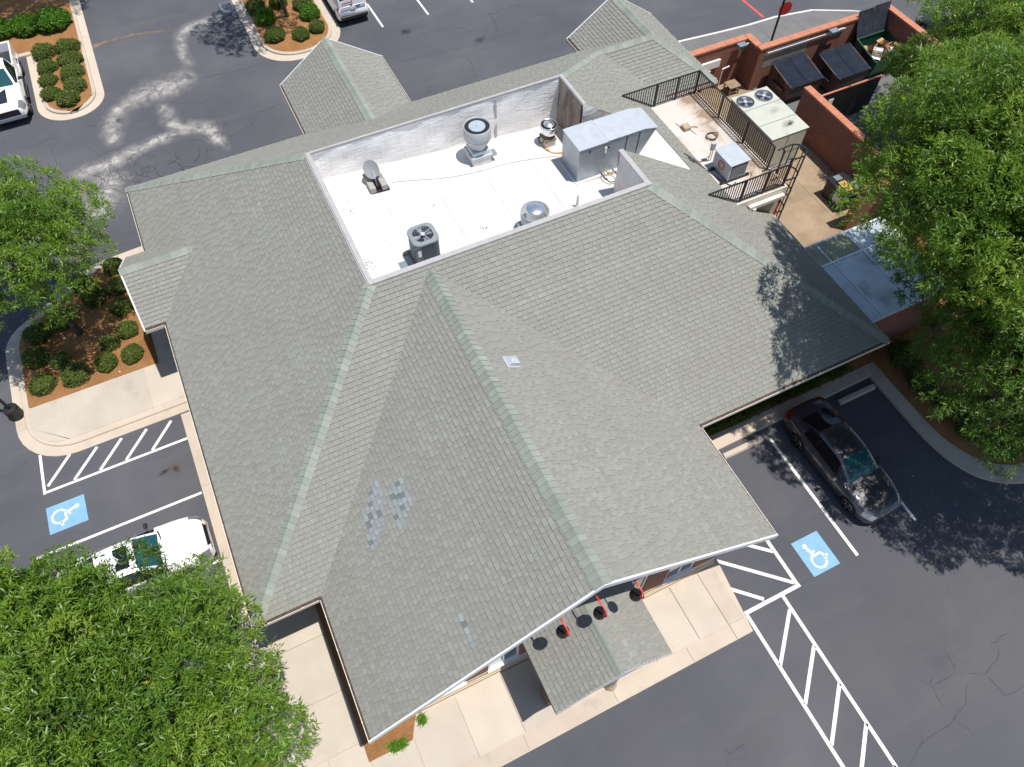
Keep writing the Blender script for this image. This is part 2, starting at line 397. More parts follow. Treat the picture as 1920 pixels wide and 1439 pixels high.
def ribbon(path, widths, z, name, mat, parent, jitter=0, seed=0):
    rnd = random.Random(seed); P = smooth_path([(x, y, 0) for x, y in path], 7); n = len(P); V = []; F = []; E = []
    ws = np.interp(np.linspace(0, 1, n), np.linspace(0, 1, len(widths)), widths)
    for i, p in enumerate(P):
        d = (P[min(i+1, n-1)]-P[max(i-1, 0)]); d.z = 0; d.normalize(); sd = Vector((-d.y, d.x, 0)); e = min(1, 3*min(i, n-1-i)/n+.0)
        for k in range(7):
            t = (k-3)/3; V.append(p+sd*(t*ws[i]*(1+rnd.uniform(-jitter, jitter))*.5)+Vector((0, 0, z))); E.append((1-abs(t))*min(1, e*2))
    for i in range(n-1):
        for k in range(6): a = i*7+k; F.append((a, a+7, a+8, a+1))
    m = MB().add(V, F); o = m.build(name, mat, parent)
    at = o.data.attributes.new('edge', 'FLOAT', 'POINT'); at.data.foreach_set('value', E); return o
def blob_sheet(cx, cy, rx, ry, z, name, mat, parent, rot=.3):
    V = [(cx, cy, z)]; E = [1]; F = []; n = 28
    for k, rr in enumerate((.5, 1)):
        for i in range(n):
            a = 2*math.pi*i/n; x = rr*rx*math.cos(a); y = rr*ry*math.sin(a)
            V.append((cx+x*math.cos(rot)-y*math.sin(rot), cy+x*math.sin(rot)+y*math.cos(rot), z)); E.append(1-rr)
    for i in range(n):
        j = (i+1) % n; F.append((0, 1+i, 1+j)); F.append((1+i, 1+n+i, 1+n+j, 1+j))
    o = MB().add(V, F).build(name, mat, parent); at = o.data.attributes.new('edge', 'FLOAT', 'POINT'); at.data.foreach_set('value', E); return o

# ---------------------------------------------------------------- ground, kerbs, pavements, beds
lot = MB().add([(-220, -220, 0), (220, -220, 0), (220, 220, 0), (-220, 220, 0)], [(0, 1, 2, 3)]).build('parking_lot', 'asphalt', kind='structure')
LINE_Z = .004
def line(a, b, wd=.10, mat='paint_white', name='painted_line', z=LINE_Z):
    a, b = Vector((*a, 0)), Vector((*b, 0)); d = (b-a).normalized(); s = Vector((-d.y, d.x, 0))*wd/2
    return MB().add([a-s+Vector((0, 0, z)), b-s+Vector((0, 0, z)), b+s+Vector((0, 0, z)), a+s+Vector((0, 0, z))], [(0, 1, 2, 3)]).build(name, mat, lot)
# left accessible bay
line((-10.66, 18.92), (-10.70, 17.16)); line((-10.64, 17.22), (-5.5, 17.22))
for a, b in (((-9.64, 18.46), (-10.56, 17.45)), ((-8.66, 18.34), (-9.64, 17.30)), ((-7.76, 18.31), (-8.72, 17.29)), ((-6.82, 18.3), (-7.77, 17.29)), ((-5.89, 18.26), (-6.80, 17.29))): line(a, b, .11)
line((-5.53, 14.75), (-11.3, 14.77)); line((-5.5, 11.95), (-11.3, 11.95)) ; line((-5.5, 9.2), (-11.3, 9.2))
# right bay, hatch and crossing
line((11.99, 4.6), (11.985, 2.58), .13); line((11.25, 4.47), (11.93, 3.87), .12); line((9.95, 4.46), (11.92, 2.66), .12); line((9.85, 3.41), (10.66, 2.64), .12)
line((12.06, 2.52), (9.8, 2.52), .13); line((9.84, 2.45), (9.76, -9), .12); line((11.30, 2.45), (11.18, -9), .12)
for k in range(8):
    y = 1.98-1.29*k; line((11.23, y), (9.87, y-1.31), .12)
line((14.5, 7.58), (14.5, 2.48), .12); line((17.3, 7.6), (17.22, 2.6), .10)
# rear stalls
for x in (10.44, 13.23, 16.05, 18.9, 21.7): line((x-.06, 46), (x+.05, 38.85), .11)
line((30.39, 36), (30.58, 30.17), .16, 'paint_red')
def access_symbol(cx, cy, w_, h_, rot):
    def T(p): 
        c, s = math.cos(rot), math.sin(rot); return (cx+p[0]*c-p[1]*s, cy+p[0]*s+p[1]*c)
    sq = MB().sheet([T((-w_/2, -h_/2)), T((w_/2, -h_/2)), T((w_/2, h_/2)), T((-w_/2, h_/2))], .004).build('blue_square', 'paint_blue', lot)
    m = MB(); z = .008
    m.sheet([T((-.19+.085*math.cos(a*.4), .36+.085*math.sin(a*.4))) for a in range(16)], z)
    def st(a, b, wd, zz):
        a, b = Vector(a), Vector(b); d = (b-a).normalized(); n = Vector((-d.y, d.x))*wd/2
        m.sheet([T(a-n), T(b-n), T(b+n), T(a+n)], zz)
    st((-.175, .26), (-.09, .015), .10, z); st((-.075, .08), (.04, .105), .075, z); st((-.11, -.05), (.14, -.03), .085, z+.0015)
    st((.15, .0), (.27, -.235), .085, z); st((.275, -.225), (.37, -.17), .075, z+.0015)
    for a0, a1 in ((118, 172), (180, 262), (269, 335), (342, 372)):
        n = 8; q = [R_(a0+(a1-a0)*k/n) for k in range(n+1)]; c0 = (-.03, -.25)
        m.sheet([T((c0[0]+.295*math.cos(t), c0[1]+.295*math.sin(t))) for t in q]+[T((c0[0]+.215*math.cos(t), c0[1]+.215*math.sin(t))) for t in q[::-1]], z)
    m.build('wheelchair_symbol', 'paint_white', lot)
access_symbol(13.22, 3.17, 1.11, 1.31, 0)
access_symbol(-10.08, 16.01, 1.11, 1.32, -math.pi/2)
# cracks in the asphalt
def cracks():
    rnd = random.Random(5)
    L = [[(1435+a*0+1280-1435, b) for a, b in ()]]
    Z = lambda pts, ox, oy, s: [(ox+x/s, oy+y/s) for x, y in pts]
    L = [Z(p, 1280, 960, 3) for p in ([(1300, 930), (1390, 970), (1470, 1095)], [(1390, 970), (1405, 920)], [(1410, 985), (1540, 905), (1690, 920), (1770, 830), (1775, 760)], [(1540, 905), (1475, 770)],
         [(1720, 710), (1740, 740), (1860, 660)], [(1690, 920), (1760, 970), (1810, 1035), (1920, 980)], [(1605, 950), (1590, 1090), (1500, 1200), (1345, 1300), (1270, 1437)], [(1530, 1160), (1640, 1260)], [(1340, 1235), (1345, 1300)],
         [(230, 1310), (265, 1360), (340, 1310), (355, 1360)], [(265, 1360), (245, 1437)], [(265, 1385), (370, 1390)], [(655, 410), (740, 372)])]
    L += [Z(p, 0, 0, 3) for p in ([(60, 835), (200, 815), (290, 780), (260, 730)], [(290, 780), (340, 765)], [(240, 825), (290, 830), (320, 935)], [(490, 830), (560, 880), (640, 845), (700, 850), (900, 790)],
         [(640, 575), (900, 580), (1150, 575), (1195, 545)], [(1150, 575), (1185, 640), (1190, 700)], [(1020, 520), (1120, 450), (1300, 405)], [(890, 335), (940, 400)], [(1080, 720), (1100, 650)], [(1200, 745), (1300, 770), (1420, 700), (1460, 630), (1590, 575)],
         [(1300, 770), (1310, 800)], [(1420, 690), (1450, 745)], [(1100, 450), (1400, 380), (1650, 300)], [(470, 710), (580, 710)], [(0, 555), (60, 540)])]
    L += [Z(p, 500, 0, 3) for p in ([(740, 360), (830, 330), (1000, 290), (1200, 250), (1310, 200), (1440, 160)], [(1310, 200), (1250, 60)], [(1120, 290), (1145, 350), (1180, 440)], [(790, 260), (850, 330)], [(880, 190), (1040, 150), (1100, 120)], [(1040, 150), (1170, 180)], [(1200, 100), (1450, 20)], [(640, 290), (740, 290)], [(970, 300), (985, 260)])]
    L += [Z(p, 1280, 600, 3) for p in ([(1170, 635), (1060, 650), (980, 590)], [(1230, 620), (1330, 690), (1420, 770), (1560, 920), (1700, 1060), (1800, 1180), (1900, 1290)])]
    L += [Z(p, 0, 760, 4) for p in ([(0, 560), (100, 500), (200, 420)], [(480, 970), (560, 945), (640, 965)])]
    for pts in L:
        P = []
        for i in range(len(pts)-1):
            a, b = pts[i], pts[i+1]; n = max(2, int(math.hypot(b[0]-a[0], b[1]-a[1])/7))
            for k in range(n):
                t = k/n; j = 2.0 if k else 0; P.append(G(a[0]+(b[0]-a[0])*t+rnd.uniform(-j, j), a[1]+(b[1]-a[1])*t+rnd.uniform(-j, j)))
        P.append(G(*pts[-1])); V = []; F = []; m = len(P)
        for i, p in enumerate(P):
            q0, q1 = P[max(i-1, 0)], P[min(i+1, m-1)]; d = Vector((q1[0]-q0[0], q1[1]-q0[1])).normalized(); wd = .0115*rnd.uniform(.3, 1.3)*min(1, .35+min(i, m-1-i)*.3)
            V += [(p[0]-d.y*wd, p[1]+d.x*wd, .0035), (p[0]+d.y*wd, p[1]-d.x*wd, .0035)]
        for i in range(m-1): F.append((2*i, 2*i+1, 2*i+3, 2*i+2))
        MB().add(V, F).build('crack', 'crack', lot)
    # crazed asphalt beside the rear left corner
    cells = []
    for k in range(130):
        x0, y0 = rnd.uniform(150, 420), rnd.uniform(245, 400)
        if abs((y0-(405-(x0-120)*.42))) > 55: continue
        a = rnd.uniform(0, 6.28); P = [(x0, y0)]
        for j in range(rnd.randint(2, 4)):
            a += rnd.uniform(-.9, .9); P.append((P[-1][0]+11*math.cos(a), P[-1][1]+8*math.sin(a)))
        cells.append([G(*p) for p in P])
    for P in cells:
        V = []; F = []
        for i, p in enumerate(P):
            q0, q1 = P[max(i-1, 0)], P[min(i+1, len(P)-1)]; d = Vector((q1[0]-q0[0], q1[1]-q0[1])).normalized()
            V += [(p[0]-d.y*.010, p[1]+d.x*.010, .0068), (p[0]+d.y*.010, p[1]-d.x*.010, .0068)]
        for i in range(len(P)-1): F.append((2*i, 2*i+1, 2*i+3, 2*i+2))
        MB().add(V, F).build('crack', 'crack', lot)
cracks()
GP = lambda L: [G(*p) for p in L]
ribbon(GP([(425, 22), (395, 38), (352, 55), (338, 75), (345, 105), (362, 128)]), [.8, 1.3, 1.5, 1.1, .9, 1.3], .005, 'pale_residue_stain', 'residue', lot, .1, 1)
ribbon(GP([(366, 130), (330, 155), (290, 172), (250, 190), (225, 208)]), [1.5, 2.6, 3.0, 2.1, 1.2], .0058, 'pale_residue_stain', 'residue', lot, .1, 2)
ribbon(GP([(245, 192), (222, 208), (213, 232), (210, 255), (222, 278)]), [.8, 1.5, 1.8, 1.5, 1.0], .0066, 'pale_residue_stain', 'residue', lot, .1, 3)
ribbon(GP([(300, 190), (308, 205), (330, 235), (385, 240), (408, 262), (432, 285)]), [.5, 1.2, 1.4, 1.6, 1.1, .5], .0052, 'pale_residue_stain', 'residue', lot, .1, 4)
ribbon(GP([(120, 335), (180, 318), (240, 290), (300, 262), (390, 240)]), [1.2, 1.8, 1.5, 1.2, .9], .0050, 'pale_residue_stain', 'residue', lot, .1, 14)
ribbon(GP([(172, 420), (195, 360), (205, 320)]), [2.4, 3.2, 2.6], .0054, 'pale_residue_stain', 'residue', lot, .1, 15)
ribbon(GP([(165, 95), (190, 82), (250, 66), (335, 55)]), [.9, .55, .35, .25], .0072, 'clay_wash_stain', 'clay_wash', lot, .05, 5)
ribbon(GP([(120, 400), (220, 330), (300, 290), (420, 270)]), [3, 3.5, 3.0, 1.5], .003, 'scuffed_patch', 'scuffed', lot, .1, 6)
blob_sheet(*G(340, 165), 2.6, 2.2, .0032, 'scuffed_patch', 'scuffed', lot)
blob_sheet(*G(245, 150), 1.5, 2.5, .0036, 'scuffed_patch', 'scuffed', lot)
blob_sheet(*G(332, 880), .35, .45, .0048, 'rust_stain', 'rust_spill', lot); blob_sheet(*G(330, 880), .17, .22, .0056, 'oil_stain', 'oil', lot); blob_sheet(*G(308, 886), .3, .14, .0042, 'oil_stain', 'oil', lot)
blob_sheet(*G(225, 226), .35, .3, .0090, 'oil_stain', 'oil', lot)
ribbon(GP([(1120, 1420), (1200, 1360), (1330, 1290)]), [.6, 1.3, .5], .0031, 'scuffed_patch', 'scuffed', lot, .1, 16)
blob_sheet(*G(1650, 1200), 3.4, 2.6, .0031, 'scuffed_patch', 'scuffed', lot); blob_sheet(*G(1800, 1150), 3.4, 2.2, .0026, 'scuffed_patch', 'scuffed', lot); blob_sheet(*G(1400, 1380), 2.4, 1.6, .0026, 'scuffed_patch', 'scuffed', lot)
blob_sheet(15.0, -1.0, 8.5, 5.5, .0022, 'pale_asphalt', 'pale_patch', lot); blob_sheet(3.5, -1.5, 6.5, 3.0, .0018, 'pale_asphalt', 'pale_patch', lot)  # broad soft-edged sheets that make the asphalt paler
for px, py in ((760, 60), (900, 75)): blob_sheet(*G(px, py), .5, .35, .0046, 'oil_stain', 'oil', lot)

def outline(name, mat, pts, z0, z1, bevel=.02, **k):
    return MB().prism(pts, z0, z1).build(name, mat, None, bevel=bevel, kind='structure', **k)
# pavement round the front
walk = outline('pavement', 'kerb', [(-7.4, 1.93), (9.69, 1.93), (9.98, 4.5), (9.98, 9.2), (-5.2, 9.2), (-7.4, 9.2)], -.05, .085, .01)
def slabs(xs, ys, z=.085, h=.045, mat='concrete', parent=None, gap=.010):
    for i in range(len(xs)-1):
        for j in range(len(ys)-1):
            MB().box(xs[i]+gap, xs[i+1]-gap, ys[j]+gap, ys[j+1]-gap, z, z+h).build('concrete_slab', mat, parent)
slabs([-7.4, -5.7, -4.1, -2.95, -1.55, .05, 1.6, 3.15, 4.75, 6.35, 7.95, 9.05], [2.45, 4.34], parent=walk)
slabs([-7.4, -5.2, -3.02], [4.36, 6.05, 7.95, 9.1], parent=walk)
slabs([-7.4, -4.9, -1.6, 1.5, 4.6, 7.4, 9.05], [1.95, 2.43], .085, .030, 'kerb', walk, .006)
slabs([9.07, 9.68], [1.95, 2.43, 4.38], .085, .035, 'kerb', walk, .006)
# left strip along the eave and the island
strip = outline('kerb_strip', 'kerb', [(-5.44, 9.2), (-3.7, 9.2), (-3.7, 18.3), (-5.48, 18.3)], -.05, .10, .01)
slabs([-5.46, -4.95], [9.2, 11.6, 14.9, 18.2], .10, .025, 'kerb', strip, .005); slabs([-4.95, -3.7], [9.2, 11.6, 14.9, 18.2], .10, .015, 'pine_straw', strip, .005)
def island_left(d): return rounded([(-3.7, 18.42+d, 0), (-11.33+d, 18.42+d, 2.0-d*.6), (-11.33+d, 25.1-d*.4, 1.6), (-7.2+d*.3, 27.75-d, .5), (-3.7, 28.0-d, 0)])
isl = outline('left_island_kerb', 'kerb', island_left(0), -.05, .03, .01)
outline('left_island_kerb_top', 'kerb', island_left(.36), .0, .115, .03)
lw = outline('left_walkway', 'concrete', rounded([(-3.7, 19.03, 0), (-10.85, 19.03, 1.45), (-10.78, 21.06, 0), (-3.7, 21.06, 0)]), .0, .122, .005)
for xs in ((-3.72, -6.33), (-6.35, -7.95), (-7.97, -9.5)): MB().box(xs[1]+.02, xs[0], 19.05, 21.05, .122, .134).build('concrete_slab', 'concrete', lw)
MB().prism(rounded([(-9.52, 19.05, 0), (-10.83, 19.05, 1.3), (-10.76, 21.05, 0), (-9.52, 21.05, 0)]), .122, .134).build('concrete_slab', 'concrete', lw)
MB().box(-5.73, -3.72, 21.08, 23.18, .0, .130).build('concrete_slab', 'concrete', lw)
def mound(name, outl, z, amp, seed, step=.25, **k):
    """bed surface with uneven height, clipped to an outline"""
    xs = [p[0] for p in outl]; ys = [p[1] for p in outl]; rnd = random.Random(seed)
    import bmesh
    bm = bmesh.new(); vs = [bm.verts.new((p[0], p[1], z)) for p in outl]; bm.faces.new(vs)
    for ax, lo, hi in ((0, min(xs), max(xs)), (1, min(ys), max(ys))):
        t = lo+step
        while t < hi:
            co = (t, 0, 0) if ax == 0 else (0, t, 0); no = (1, 0, 0) if ax == 0 else (0, 1, 0)
            bmesh.ops.bisect_plane(bm, geom=bm.verts[:]+bm.edges[:]+bm.faces[:], plane_co=co, plane_no=no); t += step
    for v in bm.verts:
        if not v.is_boundary: v.co.z = z+amp*(.35+.65*math.sin(v.co.x*1.7+seed)*math.sin(v.co.y*1.3+seed*2))*.5+rnd.uniform(0, amp*.5)
    bm.normal_update(); bm.faces.ensure_lookup_table()
    if bm.faces[:] and bm.faces[0].normal.z < 0: bmesh.ops.reverse_faces(bm, faces=bm.faces[:])
    me = bpy.data.meshes.new(name); bm.to_mesh(me); bm.free(); me.polygons.foreach_set('use_smooth', [True]*len(me.polygons)); me.materials.append(MATS['pine_straw'])
    o = bpy.data.objects.new(name, me); COL.objects.link(o); return tag(o, kind='structure')
mound('left_mulch_bed', rounded([(-5.75, 21.1, 0), (-10.74, 21.1, .1), (-10.76, 24.9, 1.3), (-7.1, 27.25, .4), (-3.72, 27.5, 0), (-3.72, 23.2, 0), (-5.75, 23.2, 0)]), .125, .10, 1)
# rear islands
def isl_top(d): return rounded([(3.35+d, 60, 0), (3.35+d, 38.0+d, 2.1-d*.5), (8.25-d, 38.0+d, 2.1-d*.5), (8.25-d, 60, 0)], 10)
outline('rear_island_kerb', 'kerb', isl_top(0), -.05, .025, .01); outline('rear_island_kerb_top', 'kerb', isl_top(.42), 0, .13, .03); mound('rear_mulch_bed', isl_top(.57)[::1], .135, .12, 2, .4)
def isl_tl(d): return rounded([(-8.2+d, 62, 0), (-8.2+d, 38.3+d, 1.6-d*.5), (-4.85-d*1., 38.3+d, 1.6-d*.5), (-4.55-d, 62, 0)], 10)
outline('corner_island_kerb', 'kerb', isl_tl(0), -.05, .025, .01); outline('corner_island_kerb_top', 'kerb', isl_tl(.38), 0, .13, .03); mound('corner_mulch_bed', isl_tl(.54), .135, .12, 3, .4)
mound('corner_lawn_bed', [(-16, 45.0), (-7.5, 45.0), (-7.5, 60), (-16, 60)], .150, .08, 6, .8)
outline('corner_lawn_kerb', 'kerb', [(-16, 44.75), (-7.9, 44.75), (-7.9, 45.1), (-16, 45.1)], -.05, .145, .03)
# right: kerb strip before the front-right eave, curved kerb and bed
rk = outline('right_kerb', 'kerb', [(9.99, 7.95), (19.75, 8.1), (20.3, 8.62), (9.99, 8.62)], -.05, .125, .03)
outer = [(19.72, 8.1), (19.72, 6.2), (19.75, 5.0), (19.95, 3.9), (20.4, 2.95), (21.2, 2.25), (22.4, 1.85), (24.5, 1.75), (40, 1.75)]
inner = [(20.28, 8.62), (20.28, 6.4), (20.32, 5.2), (20.5, 4.3), (20.9, 3.5), (21.55, 2.9), (22.5, 2.55), (24.5, 2.45), (40, 2.45)]
oo = smooth_path([(*p, 0) for p in outer], 4); ii = smooth_path([(*p, 0) for p in inner], 4)
outline('right_curved_kerb', 'kerb', [(p.x, p.y) for p in oo]+[(p.x, p.y) for p in ii[::-1]], -.05, .125, .03)
mound('right_mulch_bed', [(p.x+.01, p.y+.0) for p in ii]+[(40, 14.5), (23.4, 14.5), (23.4, 9.3), (9.99, 9.3), (9.99, 8.64)], .11, .10, 4, .5)
mound('front_mulch_strip', [(-3.0, 3.75), (-1.6, 3.75), (-1.25, 4.36), (-1.5, 9.2), (-3.0, 9.2)], .131, .05, 5)
mound('lower_mulch_bed', rounded([(-14, -6, 0), (-7.42, -6, 0), (-7.42, 10.2, 1), (-14, 10.2, 0)]), .06, .1, 8, .6)
outline('lower_bed_kerb', 'kerb', rounded([(-16, -8, 0), (-7.40, -8, 0), (-7.40, 10.5, 1), (-16, 10.5, 0)]), -.05, .055, .01)
# service yard and rear walk
yard = outline('service_yard', 'pad', [(18.7, 13.2), (26.0, 13.2), (26.0, 25.2), (34.1, 25.2), (34.1, 27.0), (18.7, 27.0)], -.05, .03, .005)
slabs([18.75, 21.6, 24.0, 25.95], [14.9, 17.3, 19.5, 22.0], .03, .012, 'pad', yard, .012)
outline('dumpster_pad', 'grey_walk', [(26.2, 20.6), (34.2, 20.6), (34.2, 25.3), (26.2, 25.3)], -.05, .02, .005)
rw = [(22.3, 26.5), (22.3, 30.35), (24.95, 30.24), (27.2, 30.02), (29.18, 29.86), (31.02, 29.84), (33.38, 29.46), (35.5, 28.35), (37, 27.2), (37, 26.5)]
rwalk = outline('rear_walk', 'grey_walk', rw[:1]+[(x, y-.1) for x, y in rw[1:-1]]+rw[-1:], -.05, .12, .005)
for k in range(1, len(rw)-2):
    a, b = rw[k], rw[k+1]; MB().prism([(a[0], a[1]-.14), (b[0]-.006, b[1]-.14), (b[0]-.006, b[1]), (a[0], a[1])], -.04, .135).build('kerb_stone', 'white_kerb', rwalk)
for x in (25.4, 27.5, 29.6, 31.8): MB().box(x, x+.015, 26.6, 29.6, .1202, .1215).build('joint', 'crack', rwalk)

# ---------------------------------------------------------------- the building
ZE, MP = 3.58, .667
KS = math.sqrt(1+MP*MP)
bld = thing('restaurant_building', 'brick restaurant with a green-grey shingled hip roof round a white flat roof', 'building', (7.1, 17.5, 0))
def wall_box(x0, x1, y0, y1, z0, z1, mat='brick', name='wall', parent=None): return MB().box(x0, x1, y0, y1, z0, z1).build(name, mat, parent or bld)
wall_box(-3.5, 17.7, 9.15, 26.4, -.02, 3.46)
wall_box(18.0, 20.5, 23.4, 26.4, -.02, 3.46)
wall_box(17.7, 18.52, 14.75, 20.9, -.02, 4.95, 'cream_stone')
MB().add([(-1.5, 4.55, 3.4), (9.7, 4.55, 3.4), (9.7, 4.55, 4.0), (4.115, 4.55, 7.75), (-1.5, 4.55, 4.0)], [(0, 1, 2, 3, 4)]).build('gable_wall', 'siding_grey', bld)
wall_box(-1.5, 9.7, 4.55, 9.15, -.02, 3.46)
# front wall: stone base courses, brick piers and white windows
for z0, z1, p in ((0, .30, .16), (.30, .42, .13), (.42, .72, .10), (.72, .86, .13)): MB().box(-1.56, 9.76, 4.55-p, 4.548, z0, z1).build('stone_course', 'cream_stone', bld, bevel=.01)
for x0, x1 in ((-1.5, -.55), (.5, 1.3), (2.35, 2.7), (5.5, 5.9), (6.75, 7.6), (8.75, 9.7)): MB().box(x0, x1, 4.44, 4.549, .862, 3.4).build('brick_pier', 'brick', bld)
for x0, x1 in ((-.55, .5), (1.3, 2.35), (5.9, 6.75), (7.6, 8.75)):
    f = MB()
    for a, b, c, d in ((x0, x1, .87, .95), (x0, x1, 2.75, 2.85), (x0, x0+.07, .95, 2.75), (x1-.07, x1, .95, 2.75), ((x0+x1)/2-.025, (x0+x1)/2+.025, .95, 2.75)): f.box(a, b, 4.47, 4.545, c, d)
    wn = f.build('window', 'window_white', bld)
    MB().box(x0+.05, (x0+x1)/2-.027, 4.505, 4.535, .955, 2.745).build('pane', 'window_glass', wn); MB().box((x0+x1)/2+.027, x1-.05, 4.505, 4.535, .955, 2.745).build('pane', 'window_glass', wn)
    MB().box(x0-.04, x1+.04, 4.37, 4.56, .861, .868+.05).build('sill', 'window_white', wn)
dr = MB().box(3.2, 5.0, 4.5, 4.56, .02, 2.4).build('door', 'window_glass', bld)
for x in (3.15, 4.07, 5.0): MB().box(x-.05, x+.05, 4.46, 4.54, .02, 2.45).build('door_frame', 'window_white', dr)

# roof planes: (side, eave coordinate, base height, pitch, outline pieces, gutter inset)
FR = {'front': (lambda x, y, e: (x, y-e), lambda a, b, e: (a, e+b)), 'rear': (lambda x, y, e: (-x, e-y), lambda a, b, e: (-a, e-b)),
      'left': (lambda x, y, e: (-y, x-e), lambda a, b, e: (e+b, -a)), 'right': (lambda x, y, e: (y, e-x), lambda a, b, e: (e-b, a))}
GI = .085
PL = [('left', -2.44, ZE, MP, [[(-2.44, 3.7), (4.115, 3.7), (4.115, 14.355), (-2.44, 7.8)]]),
      ('right', 10.67, ZE, MP, [[(10.67, 3.7), (10.67, 7.8), (4.115, 14.355), (4.115, 3.7)]]),
      ('front', 7.8, ZE, MP, [[(-4.42, 7.8), (-2.44, 7.8), (4.115, 14.355), (4.115, 14.5), (2.28, 14.5)], [(10.67, 7.8), (18.6, 7.8), (11.9, 14.5), (4.115, 14.5), (4.115, 14.355)]]),
      ('left', -4.42, ZE, MP, [[(-4.42, 7.8), (2.28, 14.5), (2.28, 20.7), (-4.42, 27.4)]]),
      ('rear', 27.4, ZE, MP, [[(-4.42, 27.4), (2.28, 20.7), (11.9, 20.7), (16.22, 25.02), (16.22, 27.4)], [(16.22, 25.02), (18.98, 25.02), (16.6, 27.4), (16.22, 27.4)]]),
      ('left', 3.15, ZE, MP, [[(3.15, 27.4), (5.65, 24.9), (5.65, 31.07), (3.15, 31.07)]]),
      ('right', 8.15, ZE, MP, [[(8.15, 27.4), (8.15, 31.07), (5.65, 31.07), (5.65, 24.9)]]),
      ('left', 16.6, ZE, MP, [[(16.6, 27.4), (18.98, 25.02), (18.98, 28.5), (16.6, 28.5)]]),
      ('right', 21.36, ZE, MP, [[(21.36, 22.65), (21.36, 28.5), (18.98, 28.5), (18.98, 25.03)]]),
      ('front', 22.65, ZE, MP, [[(18.6, 22.65), (21.36, 22.65), (18.98, 25.02), (16.22, 25.02)]]),
      ('right', 18.6, ZE, MP, [[(18.6, 7.8), (18.6, 14.5), (11.9, 14.5)], [(11.9, 14.5), (18.6, 14.5), (18.6, 14.66), (11.9, 14.66)], [(11.9, 14.66), (16.36, 14.66), (16.36, 16.3), (11.9, 16.3)], [(15.30, 16.3), (16.36, 16.3), (16.36, 18.9), (15.30, 18.9)],
        [(11.9, 18.9), (16.36, 18.9), (16.36, 20.95), (12.15, 20.95), (11.9, 20.7)], [(12.15, 20.95), (18.6, 20.95), (18.6, 22.65), (16.22, 25.02)]]),
      ('front', 19.7, ZE, MP, [[(-5.1, 19.7), (-4.42, 19.7), (-2.47, 21.65), (-5.1, 21.65)]]),
      ('rear', 23.6, ZE, MP, [[(-5.1, 23.6), (-5.1, 21.65), (-2.47, 21.65), (-4.42, 23.6)]])]
PORCH = [('left', 2.3, 3.55, MP, [[(2.3, 2.15), (4.13, 2.15), (4.13, 4.55), (2.3, 4.55)]]), ('right', 5.96, 3.55, MP, [[(5.96, 2.15), (5.96, 4.55), (4.13, 4.55), (4.13, 2.15)]])]
def clip(poly, cl):
    A = sum(cl[i][0]*cl[(i+1) % len(cl)][1]-cl[(i+1) % len(cl)][0]*cl[i][1] for i in range(len(cl)))
    if A < 0: cl = cl[::-1]
    for i in range(len(cl)):
        (x1, y1), (x2, y2) = cl[i], cl[(i+1) % len(cl)]; out = []
        side = lambda p: (x2-x1)*(p[1]-y1)-(y2-y1)*(p[0]-x1)
        for k in range(len(poly)):
            p, q = poly[k], poly[(k+1) % len(poly)]; a, b = side(p), side(q)
            if a >= -1e-9: out.append(p)
            if (a > 1e-9 and b < -1e-9) or (a < -1e-9 and b > 1e-9): t = a/(a-b); out.append((p[0]+(q[0]-p[0])*t, p[1]+(q[1]-p[1])*t))
        poly = out
        if len(poly) < 3: return []
    return poly
TH = 4
WID = (.11, .14, .17, .22)
def zplane(planes, x, y): return max(zb+mp*FR[s][0](x, y, e)[1] for s, e, zb, mp, _ in planes)
def on_slope(px, py):
    z = 5.0
    for _ in range(40):
        X, Y = G(px, py, z); z = ZE+MP*(X+2.44)
    return X, Y
PATCH = [[on_slope(*p) for p in q] for q in ([(706.7, 890), (724.7, 943), (717.8, 978), (706.7, 1031), (698, 1027), (680, 974), (690, 935), (701, 904)], [(755, 895), (776.8, 949), (769, 967), (761, 985), (751, 993), (740, 965.5), (730, 938), (736, 907), (748, 896)], [(857, 1148), (863, 1148), (890, 1216), (883, 1216)])]
def inpoly(x, y, P):
    c = False
    for i in range(len(P)):
        (x1, y1), (x2, y2) = P[i-1], P[i]
        if (y1 > y) != (y2 > y) and x < (x2-x1)*(y-y1)/(y2-y1)+x1: c = not c
    return c
SH_CACHE = {}; n_single = [0]
